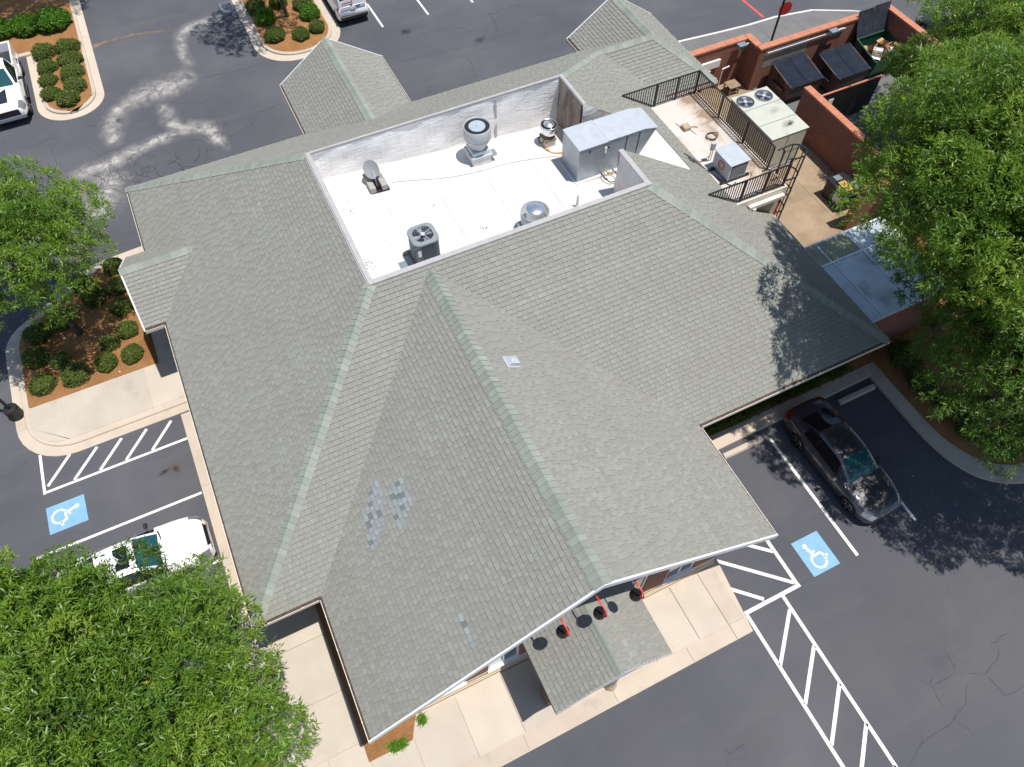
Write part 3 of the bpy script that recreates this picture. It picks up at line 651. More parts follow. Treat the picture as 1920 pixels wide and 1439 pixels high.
def shingle_roof(planes, roof, seed, single, gi):
    rnd = random.Random(seed); m = MB(); m.t = []; e = .155/KS; deck = MB()
    for sd, ev, zb, mp, pieces in planes:
        for pc in pieces: deck.add([(x, y, zb+mp*FR[sd][0](x, y, ev)[1]-.012) for x, y in pc], [tuple(range(len(pc)))])
    roof = deck.build('roof', 'gutter_debris', roof) if single else roof
    if not single: deck.build('roof_deck', 'gutter_debris', roof)
    for pi, (sd, ev, zb, mp, pieces) in enumerate(planes):
        fw, bw = FR[sd]
        P2 = [[fw(x, y, ev) for x, y in pc] for pc in pieces]
        allp = [p for q in P2 for p in q]; a0, a1 = min(p[0] for p in allp), max(p[0] for p in allp); b1 = max(p[1] for p in allp)
        j = 0; b = gi
        while b < b1:
            be = b+e; a = a0-rnd.random()*.6; run = 0; drift = rnd.gauss(0, .13)
            while a < a1:
                wd = rnd.choice(WID); run = (1-run) if rnd.random() < .86 else run
                tone = .36+drift*.45+rnd.gauss(0, .10)
                th = .015
                if run: tone += .22; th = .024
                xm, ym = bw(a+wd/2, b+e/2, ev)
                new = pi == 0 and single and any(inpoly(xm, ym, q) for q in PATCH)
                tone = min(1, max(0, tone))
                if new: tone = 2.0+(rnd.choice((.75, .85, .95)) if run else rnd.choice((.0, .62, .7))); th = .030 if run else .02
                rect = [(a, b), (a+wd-.004, b), (a+wd-.004, be+.003), (a, be+.003)]
                for q in P2:
                    cp = clip(rect, q)
                    if not cp: continue
                    full = len(cp) == 4 and all(abs(cp[k][0]-rect[k][0])+abs(cp[k][1]-rect[k][1]) < 1e-6 for k in range(4))
                    hz = lambda p: zb+mp*p[1]+th*KS*max(.08, 1-(p[1]-b)/e)
                    want = full and n_single[0] < 296 and single and ((pi == 0 and (new or (ym < 4.75 and b < 2.7))) )
                    if want:
                        key = (pi, wd, th, round(tone*8)/8); n_single[0] += 1
                        if key not in SH_CACHE:
                            V = []
                            for aa, bb in ((0, 0), (wd-.004, 0), (wd-.004, e+.003), (0, e+.003)):
                                X, Y = bw(aa, bb, 0); V.append((X, Y, mp*bb+th*KS*max(.08, 1-bb/e)))
                            lo = []
                            for aa in (0, wd-.004): X, Y = bw(aa, 0, 0); lo.append((X, Y, -.004))
                            sm = MB().add(V+lo, [(0, 1, 2, 3), (4, 5, 1, 0), (4, 0, 3), (5, 2, 1)]); sm.t = [key[3]]+[-1]*3
                            me = sm.mesh(name='shingle'); me.materials.append(MATS['shingle']); SH_CACHE[key] = me
                        o = bpy.data.objects.new('shingle', SH_CACHE[key]); COL.objects.link(o); o.parent = roof
                        if new: o['label'] = 'newer blue-grey replacement shingle'
                        X, Y = bw(a, b, ev); o.location = Vector((X, Y, zb+mp*b))-wl(roof)
                        continue
                    V = [(*bw(*p, ev), hz(p)) for p in cp]; n = len(V); F = [tuple(range(n))]; T = [tone]
                    if full:
                        V += [(*bw(*cp[0], ev), zb+mp*b-.004), (*bw(*cp[1], ev), zb+mp*b-.004)]; F += [(4, 5, 1, 0), (4, 0, 3), (5, 2, 1)]; T += [-1]*3
                    m.add(V, F); m.t += T
                a += wd
            b = be; j += 1
    m.build('shingle_field', 'shingle', roof, kind='stuff')
    return roof
roof = shingle_roof(PL, bld, 11, True, GI)
# hip and ridge caps
def cap(a, b, n1, n2, wd=.20, name='ridge_cap', parent=None, lift=.02):
    """overlapping cap shingles along a ridge from a (low) to b (high); n1, n2: plan directions of the two slopes (downhill), with drop per metre"""
    a, b = Vector(a), Vector(b); L = (b-a).length; n = max(2, int(L/.19)); m = MB(); m.t = []; rc = random.Random(int(L*100)+int(a.x*10))
    for k in range(n):
        p = a+(b-a)*(k/n); q = a+(b-a)*min(1, (k+1.12)/n); V = []
        for pt, lf in ((p, lift+.020), (q, lift)):
            for d, dr in ((n1, wd), (n1, wd*.45), (None, 0), (n2, wd*.45), (n2, wd)):
                if d is None: V.append(pt+Vector((0, 0, lf+.012)))
                else: V.append(pt+Vector((d[0]*dr, d[1]*dr, d[2]*dr+lf)))
        V += [v-Vector((0, 0, .022)) for v in V[:5]]
        m.add(V, [(i, i+1, i+6, i+5) for i in range(4)]+[(10+i, 11+i, i+1, i) for i in range(4)]); m.t += [rc.uniform(0, 1)]*4+[-1]*4
    return m.build(name, 'cap_shingle', parent or roof)
S = MP
LF, RT, FT, RR = (-1, 0, -S), (1, 0, -S), (0, -1, -S), (0, 1, -S)
zz = lambda run: ZE+MP*run
cap((4.115, 3.68, zz(6.555)), (4.115, 14.30, zz(6.555)), LF, RT, .24)
d2 = .7071
cap((-4.35, 7.87, zz(.07)), (2.28, 14.5, zz(6.7)), (-d2*1.2, d2*1.2-.0, -S*d2*1.2), (d2*1.2, -d2*1.2, -S*d2*1.2), .17)
cap((18.53, 7.87, zz(.07)), (11.9, 14.5, zz(6.7)), (d2*1.2, d2*1.2, -S*d2*1.2), (-d2*1.2, -d2*1.2, -S*d2*1.2), .17)
cap((-4.35, 27.33, zz(.07)), (2.28, 20.7, zz(6.7)), (-d2*1.2, -d2*1.2, -S*d2*1.2), (d2*1.2, d2*1.2, -S*d2*1.2), .17)
cap((16.22, 25.02, zz(2.38)), (11.9, 20.7, zz(6.7)), (d2*1.2, -d2*1.2, -S*d2*1.2), (-d2*1.2, d2*1.2, -S*d2*1.2), .17)
cap((21.29, 22.72, zz(.07)), (18.98, 25.03, zz(2.38)), (d2*1.2, d2*1.2, -S*d2*1.2), (-d2*1.2, -d2*1.2, -S*d2*1.2), .17)
cap((18.98, 25.02, zz(2.38)), (16.22, 25.02, zz(2.38)), FT, RR, .2)
cap((18.98, 28.52, zz(2.38)), (18.98, 25.02, zz(2.38)), LF, RT, .2)
cap((5.65, 31.09, zz(2.5)), (5.65, 24.85, zz(2.5)), LF, RT, .2)
cap((-5.12, 21.65, zz(1.95)), (-2.5, 21.65, zz(1.95)), FT, RR, .2)
# gutters: channel with outer lip, leaf litter and hangers
def gutter(p, q, out):
    p, q, o = Vector((*p, 0)), Vector((*q, 0)), Vector((*out, 0)); d = (q-p).normalized(); L = (q-p).length
    g = MB(); g.obox((p+q)/2+Vector((0, 0, ZE-.065))-o*.020, d*L/2, o*.020, Vector((0, 0, .065))); g.obox((p+q)/2+Vector((0, 0, ZE-.135))-o*.075, d*L/2, o*.05, Vector((0, 0, .006)))
    n = int(L/.95)
    for k in range(n): g.obox(p+d*(k+.5)*(L/n)-o*.07+Vector((0, 0, ZE+.002)), d*.012, o*.075, Vector((0, 0, .006)))
    gt = g.build('gutter', 'gutter_white', bld)
    MB().obox((p+q)/2+Vector((0, 0, ZE-.06))-o*.078, d*(L/2-.01), o*.036, Vector((0, 0, .015))).build('leaf_litter', 'gutter_debris', gt)
    MB().obox((p+q)/2+Vector((0, 0, ZE-.03))-o*.14, d*L/2, o*.012, Vector((0, 0, .09))).build('fascia', 'gutter_white', gt)
EAVES = [((-2.44, 3.7), (-2.44, 7.8), (-1, 0)), ((-4.42, 7.8), (-2.46, 7.8), (0, -1)), ((-4.42, 7.82), (-4.42, 19.7), (-1, 0)), ((-5.1, 19.7), (-4.44, 19.7), (0, -1)), ((-4.42, 23.6), (-4.42, 27.4), (-1, 0)), ((-5.1, 23.6), (-4.44, 23.6), (0, 1)),
         ((-4.40, 27.4), (3.15, 27.4), (0, 1)), ((3.15, 27.42), (3.15, 31.07), (-1, 0)), ((8.15, 27.42), (8.15, 31.07), (1, 0)), ((8.17, 27.4), (16.6, 27.4), (0, 1)), ((16.6, 27.42), (16.6, 28.5), (-1, 0)), ((21.36, 22.67), (21.36, 28.5), (1, 0)),
         ((18.62, 22.65), (21.34, 22.65), (0, -1)), ((18.6, 20.97), (18.6, 22.63), (1, 0)), ((18.6, 7.82), (18.6, 14.62), (1, 0)), ((10.69, 7.8), (18.58, 7.8), (0, -1)), ((10.67, 3.7), (10.67, 7.78), (1, 0))]
for a in EAVES: gutter(*a)
# soffits
so_ = MB()
for x0, x1, y0, y1 in ((-4.3, 18.5, 7.93, 27.3), (-2.32, 10.55, 4.60, 7.92), (3.27, 8.03, 27.31, 31.0), (16.72, 21.25, 27.32, 28.45), (18.51, 21.25, 22.78, 27.31), (-5.02, -4.31, 19.85, 23.45)): so_.sheet([(x0, y0), (x1, y0), (x1, y1), (x0, y1)], 3.47)
for xa, xb in ((-2.40, 4.115), (10.63, 4.115)):
    za, zb_ = ZE-.20, ZE+MP*abs(4.115-xa)-.20; so_.add([(xa, 3.72, za), (xb, 3.72, zb_), (xb, 4.62, zb_), (xa, 4.62, za)], [(0, 1, 2, 3)])
so_.build('soffit', 'soffit', bld)
# rake boards
def rake(x0, xm, x1, y, ny, zb=ZE, h=.24, parent=None, mat='white_trim', gi=0):
    for xa, xb in ((x0, xm), (x1, xm)):
        za, zt = zb+.03, zb+MP*abs(xm-xa)+.03; m = MB(); V = []
        for yy in (y, y-ny*.05):
            V += [(xa, yy, za), (xb, yy, zt), (xb, yy, zt-h), (xa, yy, za-h)]
        m.add(V, [(0, 1, 2, 3), (7, 6, 5, 4), (0, 4, 5, 1), (2, 6, 7, 3), (0, 3, 7, 4)])
        m.build('rake_board', mat, parent or bld)
rake(-2.44, 4.115, 10.67, 3.66, -1); rake(3.15, 5.65, 8.15, 31.1, 1); rake(16.6, 18.98, 21.36, 28.53, 1)
m = MB(); 
for yy in (-5.13,):
    V = [(yy, 19.7, ZE+.03), (yy, 21.65, zz(1.95)+.03), (yy, 23.6, ZE+.03), (yy, 23.6, ZE-.2), (yy, 19.7, ZE-.2)]; m.add(V+[(x+.05, y, z) for x, y, z in V], [(0, 1, 2, 3, 4), (9, 8, 7, 6, 5), (0, 5, 6, 1), (1, 6, 7, 2)])
m.build('rake_board', 'white_trim', bld)
# piers under the rear gables
for x0, x1, y0, y1 in ((3.5, 4.1, 29.9, 30.5), (7.2, 7.8, 29.9, 30.5), (16.9, 17.5, 27.5, 28.1), (20.4, 21.0, 27.5, 28.1)): wall_box(x0, x1, y0, y1, 0, 3.468, 'brick', 'pier')
# entrance porch
pr = MB().box(2.5, 5.76, 2.35, 4.54, 3.36, 3.46).build('porch', 'soffit', bld)
shingle_roof(PORCH, pr, 23, False, .02)
pc_ = cap((4.13, 2.15, 3.55+1.83*MP), (4.13, 4.5, 3.55+1.83*MP), LF, RT, .13, parent=pr, lift=.012); pc_.data.materials[0] = MATS['porch_cap']
rake(2.3, 4.13, 5.96, 2.13, -1, 3.53, .05, pr, 'cap_metal')
MB().add([(2.42, 2.22, 3.36), (5.84, 2.22, 3.36), (5.84, 2.22, 3.55), (4.13, 2.22, 4.66), (2.42, 2.22, 3.55)], [(0, 1, 2, 3, 4)]).build('porch_gable', 'white_trim', pr)
for x in (2.75, 5.50):
    c = MB().box(x-.13, x+.13, 2.92, 3.18, .9, 3.36).build('column', 'white_trim', pr); MB().box(x-.22, x+.22, 2.83, 3.27, .1, .9).build('column_base', 'brick', pr)
MB().lathe([(.20, .13), (.20, .25), (.15, .35), (.13, 1.0), (.12, 3.2), (.18, 3.36)], (4.62, 2.52, 0), 24).build('column', 'cream_stone', pr, smooth=True)
for x0 in (2.32, 5.92):
    MB().box(x0, x0+.02, 2.15, 4.54, 3.40, 3.56).build('porch_fascia', 'white_trim', pr)

# flat roof in the middle, draining to the right
zf = lambda x: 7.136-.09*x
fl = MB().add([(2.3, 14.5, zf(2.3)), (11.95, 14.5, zf(11.95)), (11.95, 20.7, zf(11.95)), (2.3, 20.7, zf(2.3))], [(0, 1, 2, 3)]).add([(11.95, 16.3, zf(11.95)), (15.33, 16.3, zf(15.33)), (15.33, 18.9, zf(15.33)), (11.95, 18.9, zf(11.95))], [(0, 1, 2, 3)]).build('flat_roof', 'membrane', bld)
for k, x in enumerate((4.1, 6.0, 7.9, 9.8)): MB().add([(x, 14.6, zf(x)+.004), (x+.10, 14.6, zf(x+.1)+.004), (x+.10, 20.6, zf(x+.1)+.004), (x, 20.6, zf(x)+.004)], [(0, 1, 2, 3)]).build('membrane_seam', 'seam_grey', fl)
ZP = 8.05
def pwall(name, p, q, mat, segs=26, bulge=.03, seed=1, zt=None):
    """membrane-covered inner parapet wall, slightly wrinkled"""
    rnd = random.Random(seed); p, q = Vector((*p, 0)), Vector((*q, 0)); d = (q-p).normalized(); nrm = Vector((-d.y, d.x, 0)); V = []; F = []; rows = 7
    zt = zt or (lambda x: ZP)
    for i in range(segs+1):
        b = p+(q-p)*(i/segs); z0 = zf(b.x)-.02; z1 = zt(b.x); sl = rnd.uniform(-1, 1)
        for k in range(rows+1):
            t = k/rows; off = 0 if k in (0, rows) else bulge*(math.sin(i*.9+k*1.1+seed)+.8*math.sin(i*.37-k*.7)+rnd.uniform(-.5, .5))
            V.append(b+nrm*off+Vector((0, 0, z0+(z1-z0)*t)))
    for i in range(segs):
        for k in range(rows): a = i*(rows+1)+k; F.append((a, a+rows+1, a+rows+2, a+1))
    return MB().add(V, F).build(name, mat, bld, smooth=True)
PX0, PX1, PY0, PY1 = 2.36, 11.82, 14.58, 20.62
pwall('parapet_wall', (PX1, PY1), (PX0, PY1), 'parapet_wall', 40, .022, 1)
pwall('parapet_wall', (PX0, PY0), (PX1, PY0), 'parapet_wall', 30, .02, 3)
pwall('parapet_wall', (PX0, PY1), (PX0, PY0), 'parapet_wall', 24, .02, 2)
pwall('parapet_wall', (PX1, 18.95), (PX1, PY1), 'parapet_dirty', 10, .035, 4)
pwall('parapet_wall', (PX1, PY0), (PX1, 16.25), 'parapet_side', 8, .02, 5)
plz = lambda x: ZE+MP*(18.6-x)+.02
pwall('opening_wall', (15.28, 18.9), (11.84, 18.9), 'parapet_side', 16, .03, 6, plz)
pwall('opening_wall', (11.84, 16.3), (15.28, 16.3), 'parapet_side', 16, .02, 7, plz)
# membrane walls have a back so the roof edge is solid
for x0, x1, y0, y1 in ((2.20, 2.28, 14.42, 20.78), (2.28, 11.90, 14.42, 14.50), (2.28, 11.90, 20.70, 20.78), (11.90, 11.98, 14.42, 16.28), (11.90, 11.98, 18.92, 20.78)):
    MB().box(x0, x1, y0, y1, 5.9, ZP-.01).build('parapet_core', 'cap_metal', bld)
for x0, x1, y0, y1, mt in ((2.24, 2.40, 14.42, 20.72, 'cap_metal'), (2.40, 11.78, 14.42, 14.60, 'cap_metal'), (2.40, 11.80, 20.60, 20.66, 'cap_dark'), (11.78, 11.96, 14.42, 16.30, 'cap_metal'), (11.80, 11.86, 18.90, 20.66, 'cap_dark'), (11.862, 11.98, 18.90, 20.74, 'cap_metal'), (2.40, 11.86, 20.662, 20.74, 'cap_metal')):
    MB().box(x0, x1, y0, y1, ZP-.008, ZP+.03).build('parapet_cap', mt, bld, bevel=.008)
# joints lap on the rear wall
MB().box(9.18, 9.26, 20.585, 20.60, 6.35, 7.9).build('membrane_lap', 'cap_metal', bld)
# platform
ZPL = 5.05
pf = MB().box(16.34, 18.6, 14.66, 20.95, ZPL-.12, ZPL).build('equipment_platform', 'platform_membrane', bld)
MB().box(16.3, 18.66, 14.62, 14.658, ZPL-.30, ZPL+.03).build('platform_fascia', 'gutter_white', bld); MB().box(18.605, 18.66, 14.66, 20.99, ZPL-.30, ZPL+.03).build('platform_fascia', 'gutter_white', bld); MB().box(16.3, 18.66, 20.952, 20.99, ZPL-.30, ZPL+.03).build('platform_fascia', 'gutter_white', bld)
MB().add([(16.0, 14.70, 4.3), (18.59, 14.70, 3.4), (18.59, 14.70, ZPL-.1), (16.0, 14.70, ZPL-.1)], [(0, 1, 2, 3)]).build('platform_wall', 'cream_stone', bld)
MB().add([(16.0, 20.9, 4.3), (16.0, 20.9, ZPL-.1), (18.59, 20.9, ZPL-.1), (18.59, 20.9, 3.4)], [(0, 1, 2, 3)]).build('platform_wall', 'cream_stone', bld)
g = MB(); g.box(16.9, 18.5, 14.44, 14.60, ZPL-.34, ZPL-.20); g.build('scupper_gutter', 'gutter_white', bld)
MB().box(17.05, 17.2, 14.40, 14.55, ZPL-.52, ZPL-.34).build('downspout', 'gutter_white', bld)

# ---------------------------------------------------------------- rooftop equipment
def on_roof(x, y): return (x, y, zf(x))
# tall upblast exhaust fan
x, y, z = on_roof(8.1, 19.72)
t = thing('exhaust_fan', 'tall pale grey upblast exhaust fan standing mid-roof by the rear parapet', 'exhaust fan', (x, y, z))
MB().box(x-.36, x+.36, y-.36, y+.36, z-.05, z+.34).build('curb', 'curb_white', t, bevel=.02)
MB().box(x-.40, x+.40, y-.40, y+.40, z+.34, z+.41).build('base_plate', 'galv', t, bevel=.01)
MB().box(x-.33, x+.33, y-.33, y+.33, z+.41, z+.58).build('housing', 'galv', t, bevel=.02)
MB().box(x+.36, x+.60, y-.34, y-.06, z+.22, z+.30).build('grease_tray', 'galv_dark', t)
MB().lathe([(.29, .58), (.36, .74), (.475, .98), (.485, 1.22), (.485, 1.46), (.47, 1.475), (.45, 1.46), (.445, 1.2)], (x, y, z), 36, cap=False).build('bowl', 'fan_grey', t, smooth=True)
MB().lathe([(.48, 1.0), (.492, 1.01), (.484, 1.03)], (x, y, z), 36, cap=False).build('band', 'galv_bright', t)
MB().lathe([(.452, 1.425), (.30, 1.425), (.295, 1.46)], (x, y, z), 36, cap=False).build('throat', 'dark_void', t)
MB().lathe([(.295, 1.40), (.30, 1.455), (.285, 1.47), (.05, 1.476), (.04, 1.50), (.0, 1.50)], (x, y, z), 32, cap=False).build('motor_cover', 'disc_blue', t)
# small exhaust fan in the rear corner
x, y, z = on_roof(10.92, 19.62)
t = thing('exhaust_fan', 'small polished exhaust fan in the rear right corner of the flat roof', 'exhaust fan', (x, y, z))
MB().box(x-.22, x+.22, y-.22, y+.22, z-.05, z+.30).build('curb', 'curb_white', t, bevel=.02)
MB().box(x-.26, x+.20, y-.27, y+.24, z+.30, z+.38).build('base_plate', 'wood_old', t)
MB().lathe([(.18, .38), (.22, .48), (.31, .56), (.318, .72), (.318, .88), (.305, .89), (.29, .86)], (x, y, z), 30, cap=False).build('bowl', 'galv_bright', t, smooth=True)
MB().lathe([(.29, .80), (.215, .80), (.21, .9)], (x, y, z), 30, cap=False).build('throat', 'dark_void', t)
MB().lathe([(.21, .84), (.215, .9), (.195, .93), (.02, .94), (0, .95)], (x, y, z), 28, cap=False).build('motor_cover', 'galv_bright', t, smooth=True)
MB().tube(smooth_path([(x-.28, y-.15, z+.30), (x-.38, y-.05, z+.18), (x-.36, y+.1, z+.33), (x-.3, y+.2, z+.2), (x-.27, y+.1, z+.42)], 6), .025).build('wiring', 'cable', t)
tag(MB().tube(smooth_path([(x-.22, y-.2, z+.30), (x-.20, y-.42, z+.06), (x-.05, y-.60, z+.02), (x+.18, y-.68, z+.015), (x+.3, y-.70, z+.01)], 8), .028, 8).build('hose', 'orange_hose', smooth=True), 'orange hose running from the small exhaust fan to the metal air unit', 'hose')
# low open exhaust fan by the front parapet
x, y, z = on_roof(8.33, 15.62)
t = thing('exhaust_fan', 'wide open-topped exhaust fan half hidden behind the front parapet', 'exhaust fan', (x, y, z))
MB().box(x-.36, x+.36, y-.36, y+.36, z-.05, z+.25).build('curb', 'curb_white', t, bevel=.02)
MB().box(x-.52, x-.36, y-.2, y+.25, z+.25, z+.48).build('junction_box', 'galv_dark', t)
MB().lathe([(.28, .25), (.37, .40), (.47, .55), (.485, .98), (.475, 1.0), (.455, .98), (.44, .6), (.2, .5)], (x, y, z), 36, cap=False).build('bowl', 'fan_grey', t, smooth=True)
MB().lathe([(.30, .55), (.305, .80), (.31, .98), (.315, 1.0), (.315, 1.10), (.29, 1.125), (.03, 1.13), (0, 1.135)], (x, y, z), 32, cap=False).build('motor_cover', 'galv_bright', t, smooth=True)
# condenser on a timber sleeper frame
x, y, z = on_roof(4.46, 15.74)
t = thing('condenser_unit', 'grey-green air conditioning condenser with round top fan by the front parapet', 'condenser', (x, y, z))
for a in (-.5, .42): MB().box(x-.62, x+.62, y+a, y+a+.09, z-.03, z+.12).build('sleeper', 'wood', t)
MB().box(x-.90, x-.62, y-.62, y+.2, z-.01, z+.10).build('walk_pad', 'galv_dark', t)
MB().box(x-.46, x+.46, y-.46, y+.46, z+.12, z+.20).build('base_pan', 'unit_grey', t)
def rsq(h, r, n=6): return rounded([(-h, -h, r), (h, -h, r), (h, h, r), (-h, h, r)], n)
MB().prism([(x+a, y+b) for a, b in rsq(.36, .2)], z+.20, z+1.14).build('coil', 'dark_void', t)
m = MB(); q = rsq(.41, .22, 6)
for k in range(len(q)):
    a, b = Vector(q[k]), Vector(q[(k+1) % len(q)]); n = max(1, int((b-a).length/.05))
    for j in range(n):
        p = a+(b-a)*((j+.5)/n); d = (b-a).normalized(); m.obox((x+p.x, y+p.y, z+.67), (d.x*.016, d.y*.016, 0), (d.y*.012, -d.x*.012, 0), (0, 0, .47))
m.build('louvre_panel', 'unit_grey', t)
MB().box(x-.435, x-.22, y-.425, y-.40, z+.2, z+1.14).build('service_panel', 'unit_grey', t); MB().box(x-.36, x-.25, y-.432, y-.426, z+.72, z+.98).build('rating_label', 'paper_white', t)
V = []; F = []; o1 = rsq(.44, .24, 7); nn = len(o1)
for rr, hz in ((1, 1.14), (1, 1.19), (.97, 1.21)):
    for a, b in o1: V.append((x+a*rr, y+b*rr, z+hz))
for a, b in o1: th = math.atan2(b, a); V.append((x+.34*math.cos(th), y+.34*math.sin(th), z+1.22))
for a, b in o1: th = math.atan2(b, a); V.append((x+.34*math.cos(th), y+.34*math.sin(th), z+1.05))
for k in range(4):
    for i in range(nn): F.append((k*nn+i, k*nn+(i+1) % nn, (k+1)*nn+(i+1) % nn, (k+1)*nn+i))
MB().add(V, F).build('top_cover', 'unit_grey_top', t)
fan = MB()
for k in range(4):
    a = k*math.pi/2+.3; fan.add([(x+r*math.cos(a+da), y+r*math.sin(a+da), z+1.13+dz) for r, da, dz in ((.07, -.5, .02), (.32, -.5, .04), (.33, .45, -.01), (.07, .5, -.01))], [(0, 1, 2, 3)])
fan.build('fan', 'fan_blade', t)
gr = MB()
for r in (.14, .21, .27, .325): gr.lathe([(r, 1.215), (r+.003, 1.219), (r+.003, 1.215)], (x, y, z), 32, cap=False)
for k in range(2): a = k*math.pi/2+.35; gr.bar((x-.34*math.cos(a), y-.34*math.sin(a), z+1.22), (x+.34*math.cos(a), y+.34*math.sin(a), z+1.22), .014)
gr.lathe([(.075, 1.21), (.07, 1.232), (0, 1.235)], (x, y, z), 20, cap=False); gr.build('fan_grille', 'galv', t)
# metal make-up air unit
x0, y0, y1 = 10.87, 17.26, 18.46
t = thing('air_unit', 'large galvanised make-up air unit with slanted intake hood at the roof opening', 'air unit', (12.2, 17.86, zf(12.2)))
prof = [(0, 0), (1.12, 0), (2.42, 0), (3.16, 1.27), (2.62, 1.43), (1.12, 1.43), (0, 1.43)]
b0 = zf(11.6)+.12
def slab_xz(m, pts, ya, yb, xo, zo):
    n = len(pts); m.add([(xo+a, ya, zo+b) for a, b in pts]+[(xo+a, yb, zo+b) for a, b in pts], [tuple(range(n)), tuple(range(2*n-1, n-1, -1))]+[(i, n+i, n+(i+1) % n, (i+1) % n) for i in range(n)]); return m
slab_xz(MB(), [(0, 0), (1.11, 0), (1.11, 1.40), (0, 1.40)], y0, y1, x0, b0).build('fan_section', 'galv_dark', t, bevel=.01)
slab_xz(MB(), [(1.125, 0), (2.42, 0), (3.16, 1.27), (2.62, 1.40), (1.125, 1.40)], y0+.03, y1-.03, x0, b0).build('intake_hood', 'galv_dark', t, bevel=.01)
slab_xz(MB(), [(-.02, 1.40), (1.13, 1.40), (1.13, 1.435), (-.02, 1.435)], y0-.03, y1+.03, x0, b0).build('top_sheet', 'galv', t)
slab_xz(MB(), [(1.14, 1.402), (2.62, 1.402), (3.19, 1.27), (3.19, 1.295), (2.62, 1.428), (1.14, 1.428)], y0, y1, x0, b0).build('top_sheet', 'galv', t)
MB().box(x0-.06, x0+2.40, y0-.07, y1+.06, zf(11)-.35, b0-.002).build('unit_curb', 'curb_white', t, bevel=.02)
MB().box(x0+1.02, x0+1.10, y0-.034, y0-.002, b0+.95, b0+1.2).build('switch_label', 'paper_white', t); MB().lathe([(.03, -.03), (.03, .0)], (x0+1.2, y0+.03, b0+1.12), 12, (0, 1, 0)).build('knob', 'black_plastic', t); MB().lathe([(.035, -.02), (.035, .0)], (x0+.42, y0, b0+1.22), 12, (0, 1, 0)).build('knockout', 'black_plastic', t)
for a in (1.86, 2.36): slab_xz(MB(), [(a, .03), (a+.03, .03), (a+.09+.02*(a > 2), 1.32), (a+.06+.02*(a > 2), 1.32)], y0+.018, y0+.029, x0, b0).build('hood_seam', 'car_trim', t)
gp = thing('gas_pipework', 'yellow and black gas pipework below the make-up air unit', 'pipework', (12.0, 16.95, zf(12)))
MB().tube([(x0+1.0, y0-.02, b0+.06), (x0+1.0, y0-.3, b0+.02), (x0+1.12, y0-.48, b0-.05), (x0+1.4, y0-.50, b0-.07), (x0+1.5, y0-.3, b0+.02), (x0+1.45, y0-.02, b0+.08)], .022).build('pipe', 'black_metal', gp)
MB().tube([(x0+1.15, y0-.02, b0+.16), (x0+1.15, y0-.18, b0+.14), (x0+1.30, y0-.22, b0+.12)], .028).build('valve_pipe', 'brass', gp); MB().lathe([(.05, 0), (.06, .05), (.04, .1)], (x0+1.18, y0-.24, b0+.12), 12).build('regulator', 'brass', gp)
# satellite dish on a weighted frame
x, y, z = on_roof(4.2, 19.72)
t = thing('satellite_dish', 'oval grey satellite dish on a frame weighted with concrete blocks', 'satellite dish', (x, y, z))
MB().box(x-.36, x+.34, y-.45, y+.45, z, z+.03).build('frame', 'black_metal', t)
for a in (-.34, .08):
    for k in range(2): MB().box(x+a, x+a+.20, y-.43+k*.44, y+k*.44-.01, z+.03, z+.25).build('ballast_block', 'block', t, bevel=.01)
MB().tube([(x-.02, y-.1, z+.03), (x-.02, y-.1, z+.42), (x-.04, y+.06, z+.55)], .03).build('mast', 'pipe_grey', t)
dn = Vector((-.12, -.62, .78)).normalized(); du = dn.orthogonal(); m = MB(); u = Vector((1, 0, .15)); u = (u-dn*u.dot(dn)).normalized(); v = dn.cross(u); V = []; F = []
for k in range(6):
    for i in range(28):
        a = 2*math.pi*i/28; r = k/5; V.append(Vector((x-.05, y+.14, z+.56))+u*(.27*r*math.cos(a))+v*(.33*r*math.sin(a))+dn*(.07*r*r))
for k in range(5):
    for i in range(28): F.append((k*28+i, k*28+(i+1) % 28, (k+1)*28+(i+1) % 28, (k+1)*28+i))
MB().add(V, F).build('reflector', 'dish_grey', t, smooth=True)
MB().bar((x-.03, y-.05, z+.36), (x+.10, y-.35, z+.62), .03).build('feed_arm', 'black_metal', t); MB().obox((x+.10, y-.36, z+.66), (.05, 0, 0), (0, .03, .03), (0, -.04, .04)).build('feed_horn', 'dish_grey', t)
tag(MB().tube(smooth_path([(x+.5, y-.1, zf(4.7)+.012), (x+1.2, y-.25, zf(5.4)+.012), (x+2.4, y-.55, zf(6.6)+.012), (x+3.6, y-.65, zf(7.8)+.012), (x+4.8, y-.62, zf(9)+.012), (x+6.0, y-.75, zf(10.2)+.012), (x+6.75, y-.9, zf(10.9)+.012)], 8), .014).build('roof_cable', 'cable_grey'), 'thin grey cable curving across the white flat roof', 'cable')
x, y, z = on_roof(10.3, 16.18); t = thing('vent_pipe', 'thin grey vent pipe standing behind the front parapet', 'vent pipe', (x, y, z))
MB().lathe([(.045, -.03), (.045, .52), (.035, .52), (.035, .3)], (x, y, z), 16, cap=False).build('pipe', 'pipe_grey', t, smooth=True); MB().lathe([(.14, 0.004), (.06, .03), (.05, .12)], (x, y, z), 16, cap=False).build('flashing', 'curb_white', t, smooth=True)
x, y, z = on_roof(5.63, 17.91); t = thing('roof_drain', 'small round pipe boot in the middle of the white flat roof', 'roof drain', (x, y, z))
MB().lathe([(.16, .004), (.08, .02), (.05, .06), (.045, .12), (0, .125)], (x, y, z), 18, cap=False).build('boot', 'curb_white', t, smooth=True); MB().lathe([(.03, .1), (.03, .17), (0, .172)], (x, y, z), 12, cap=False).build('pipe', 'pipe_grey', t)
rnd = random.Random(3)
deb = MB()
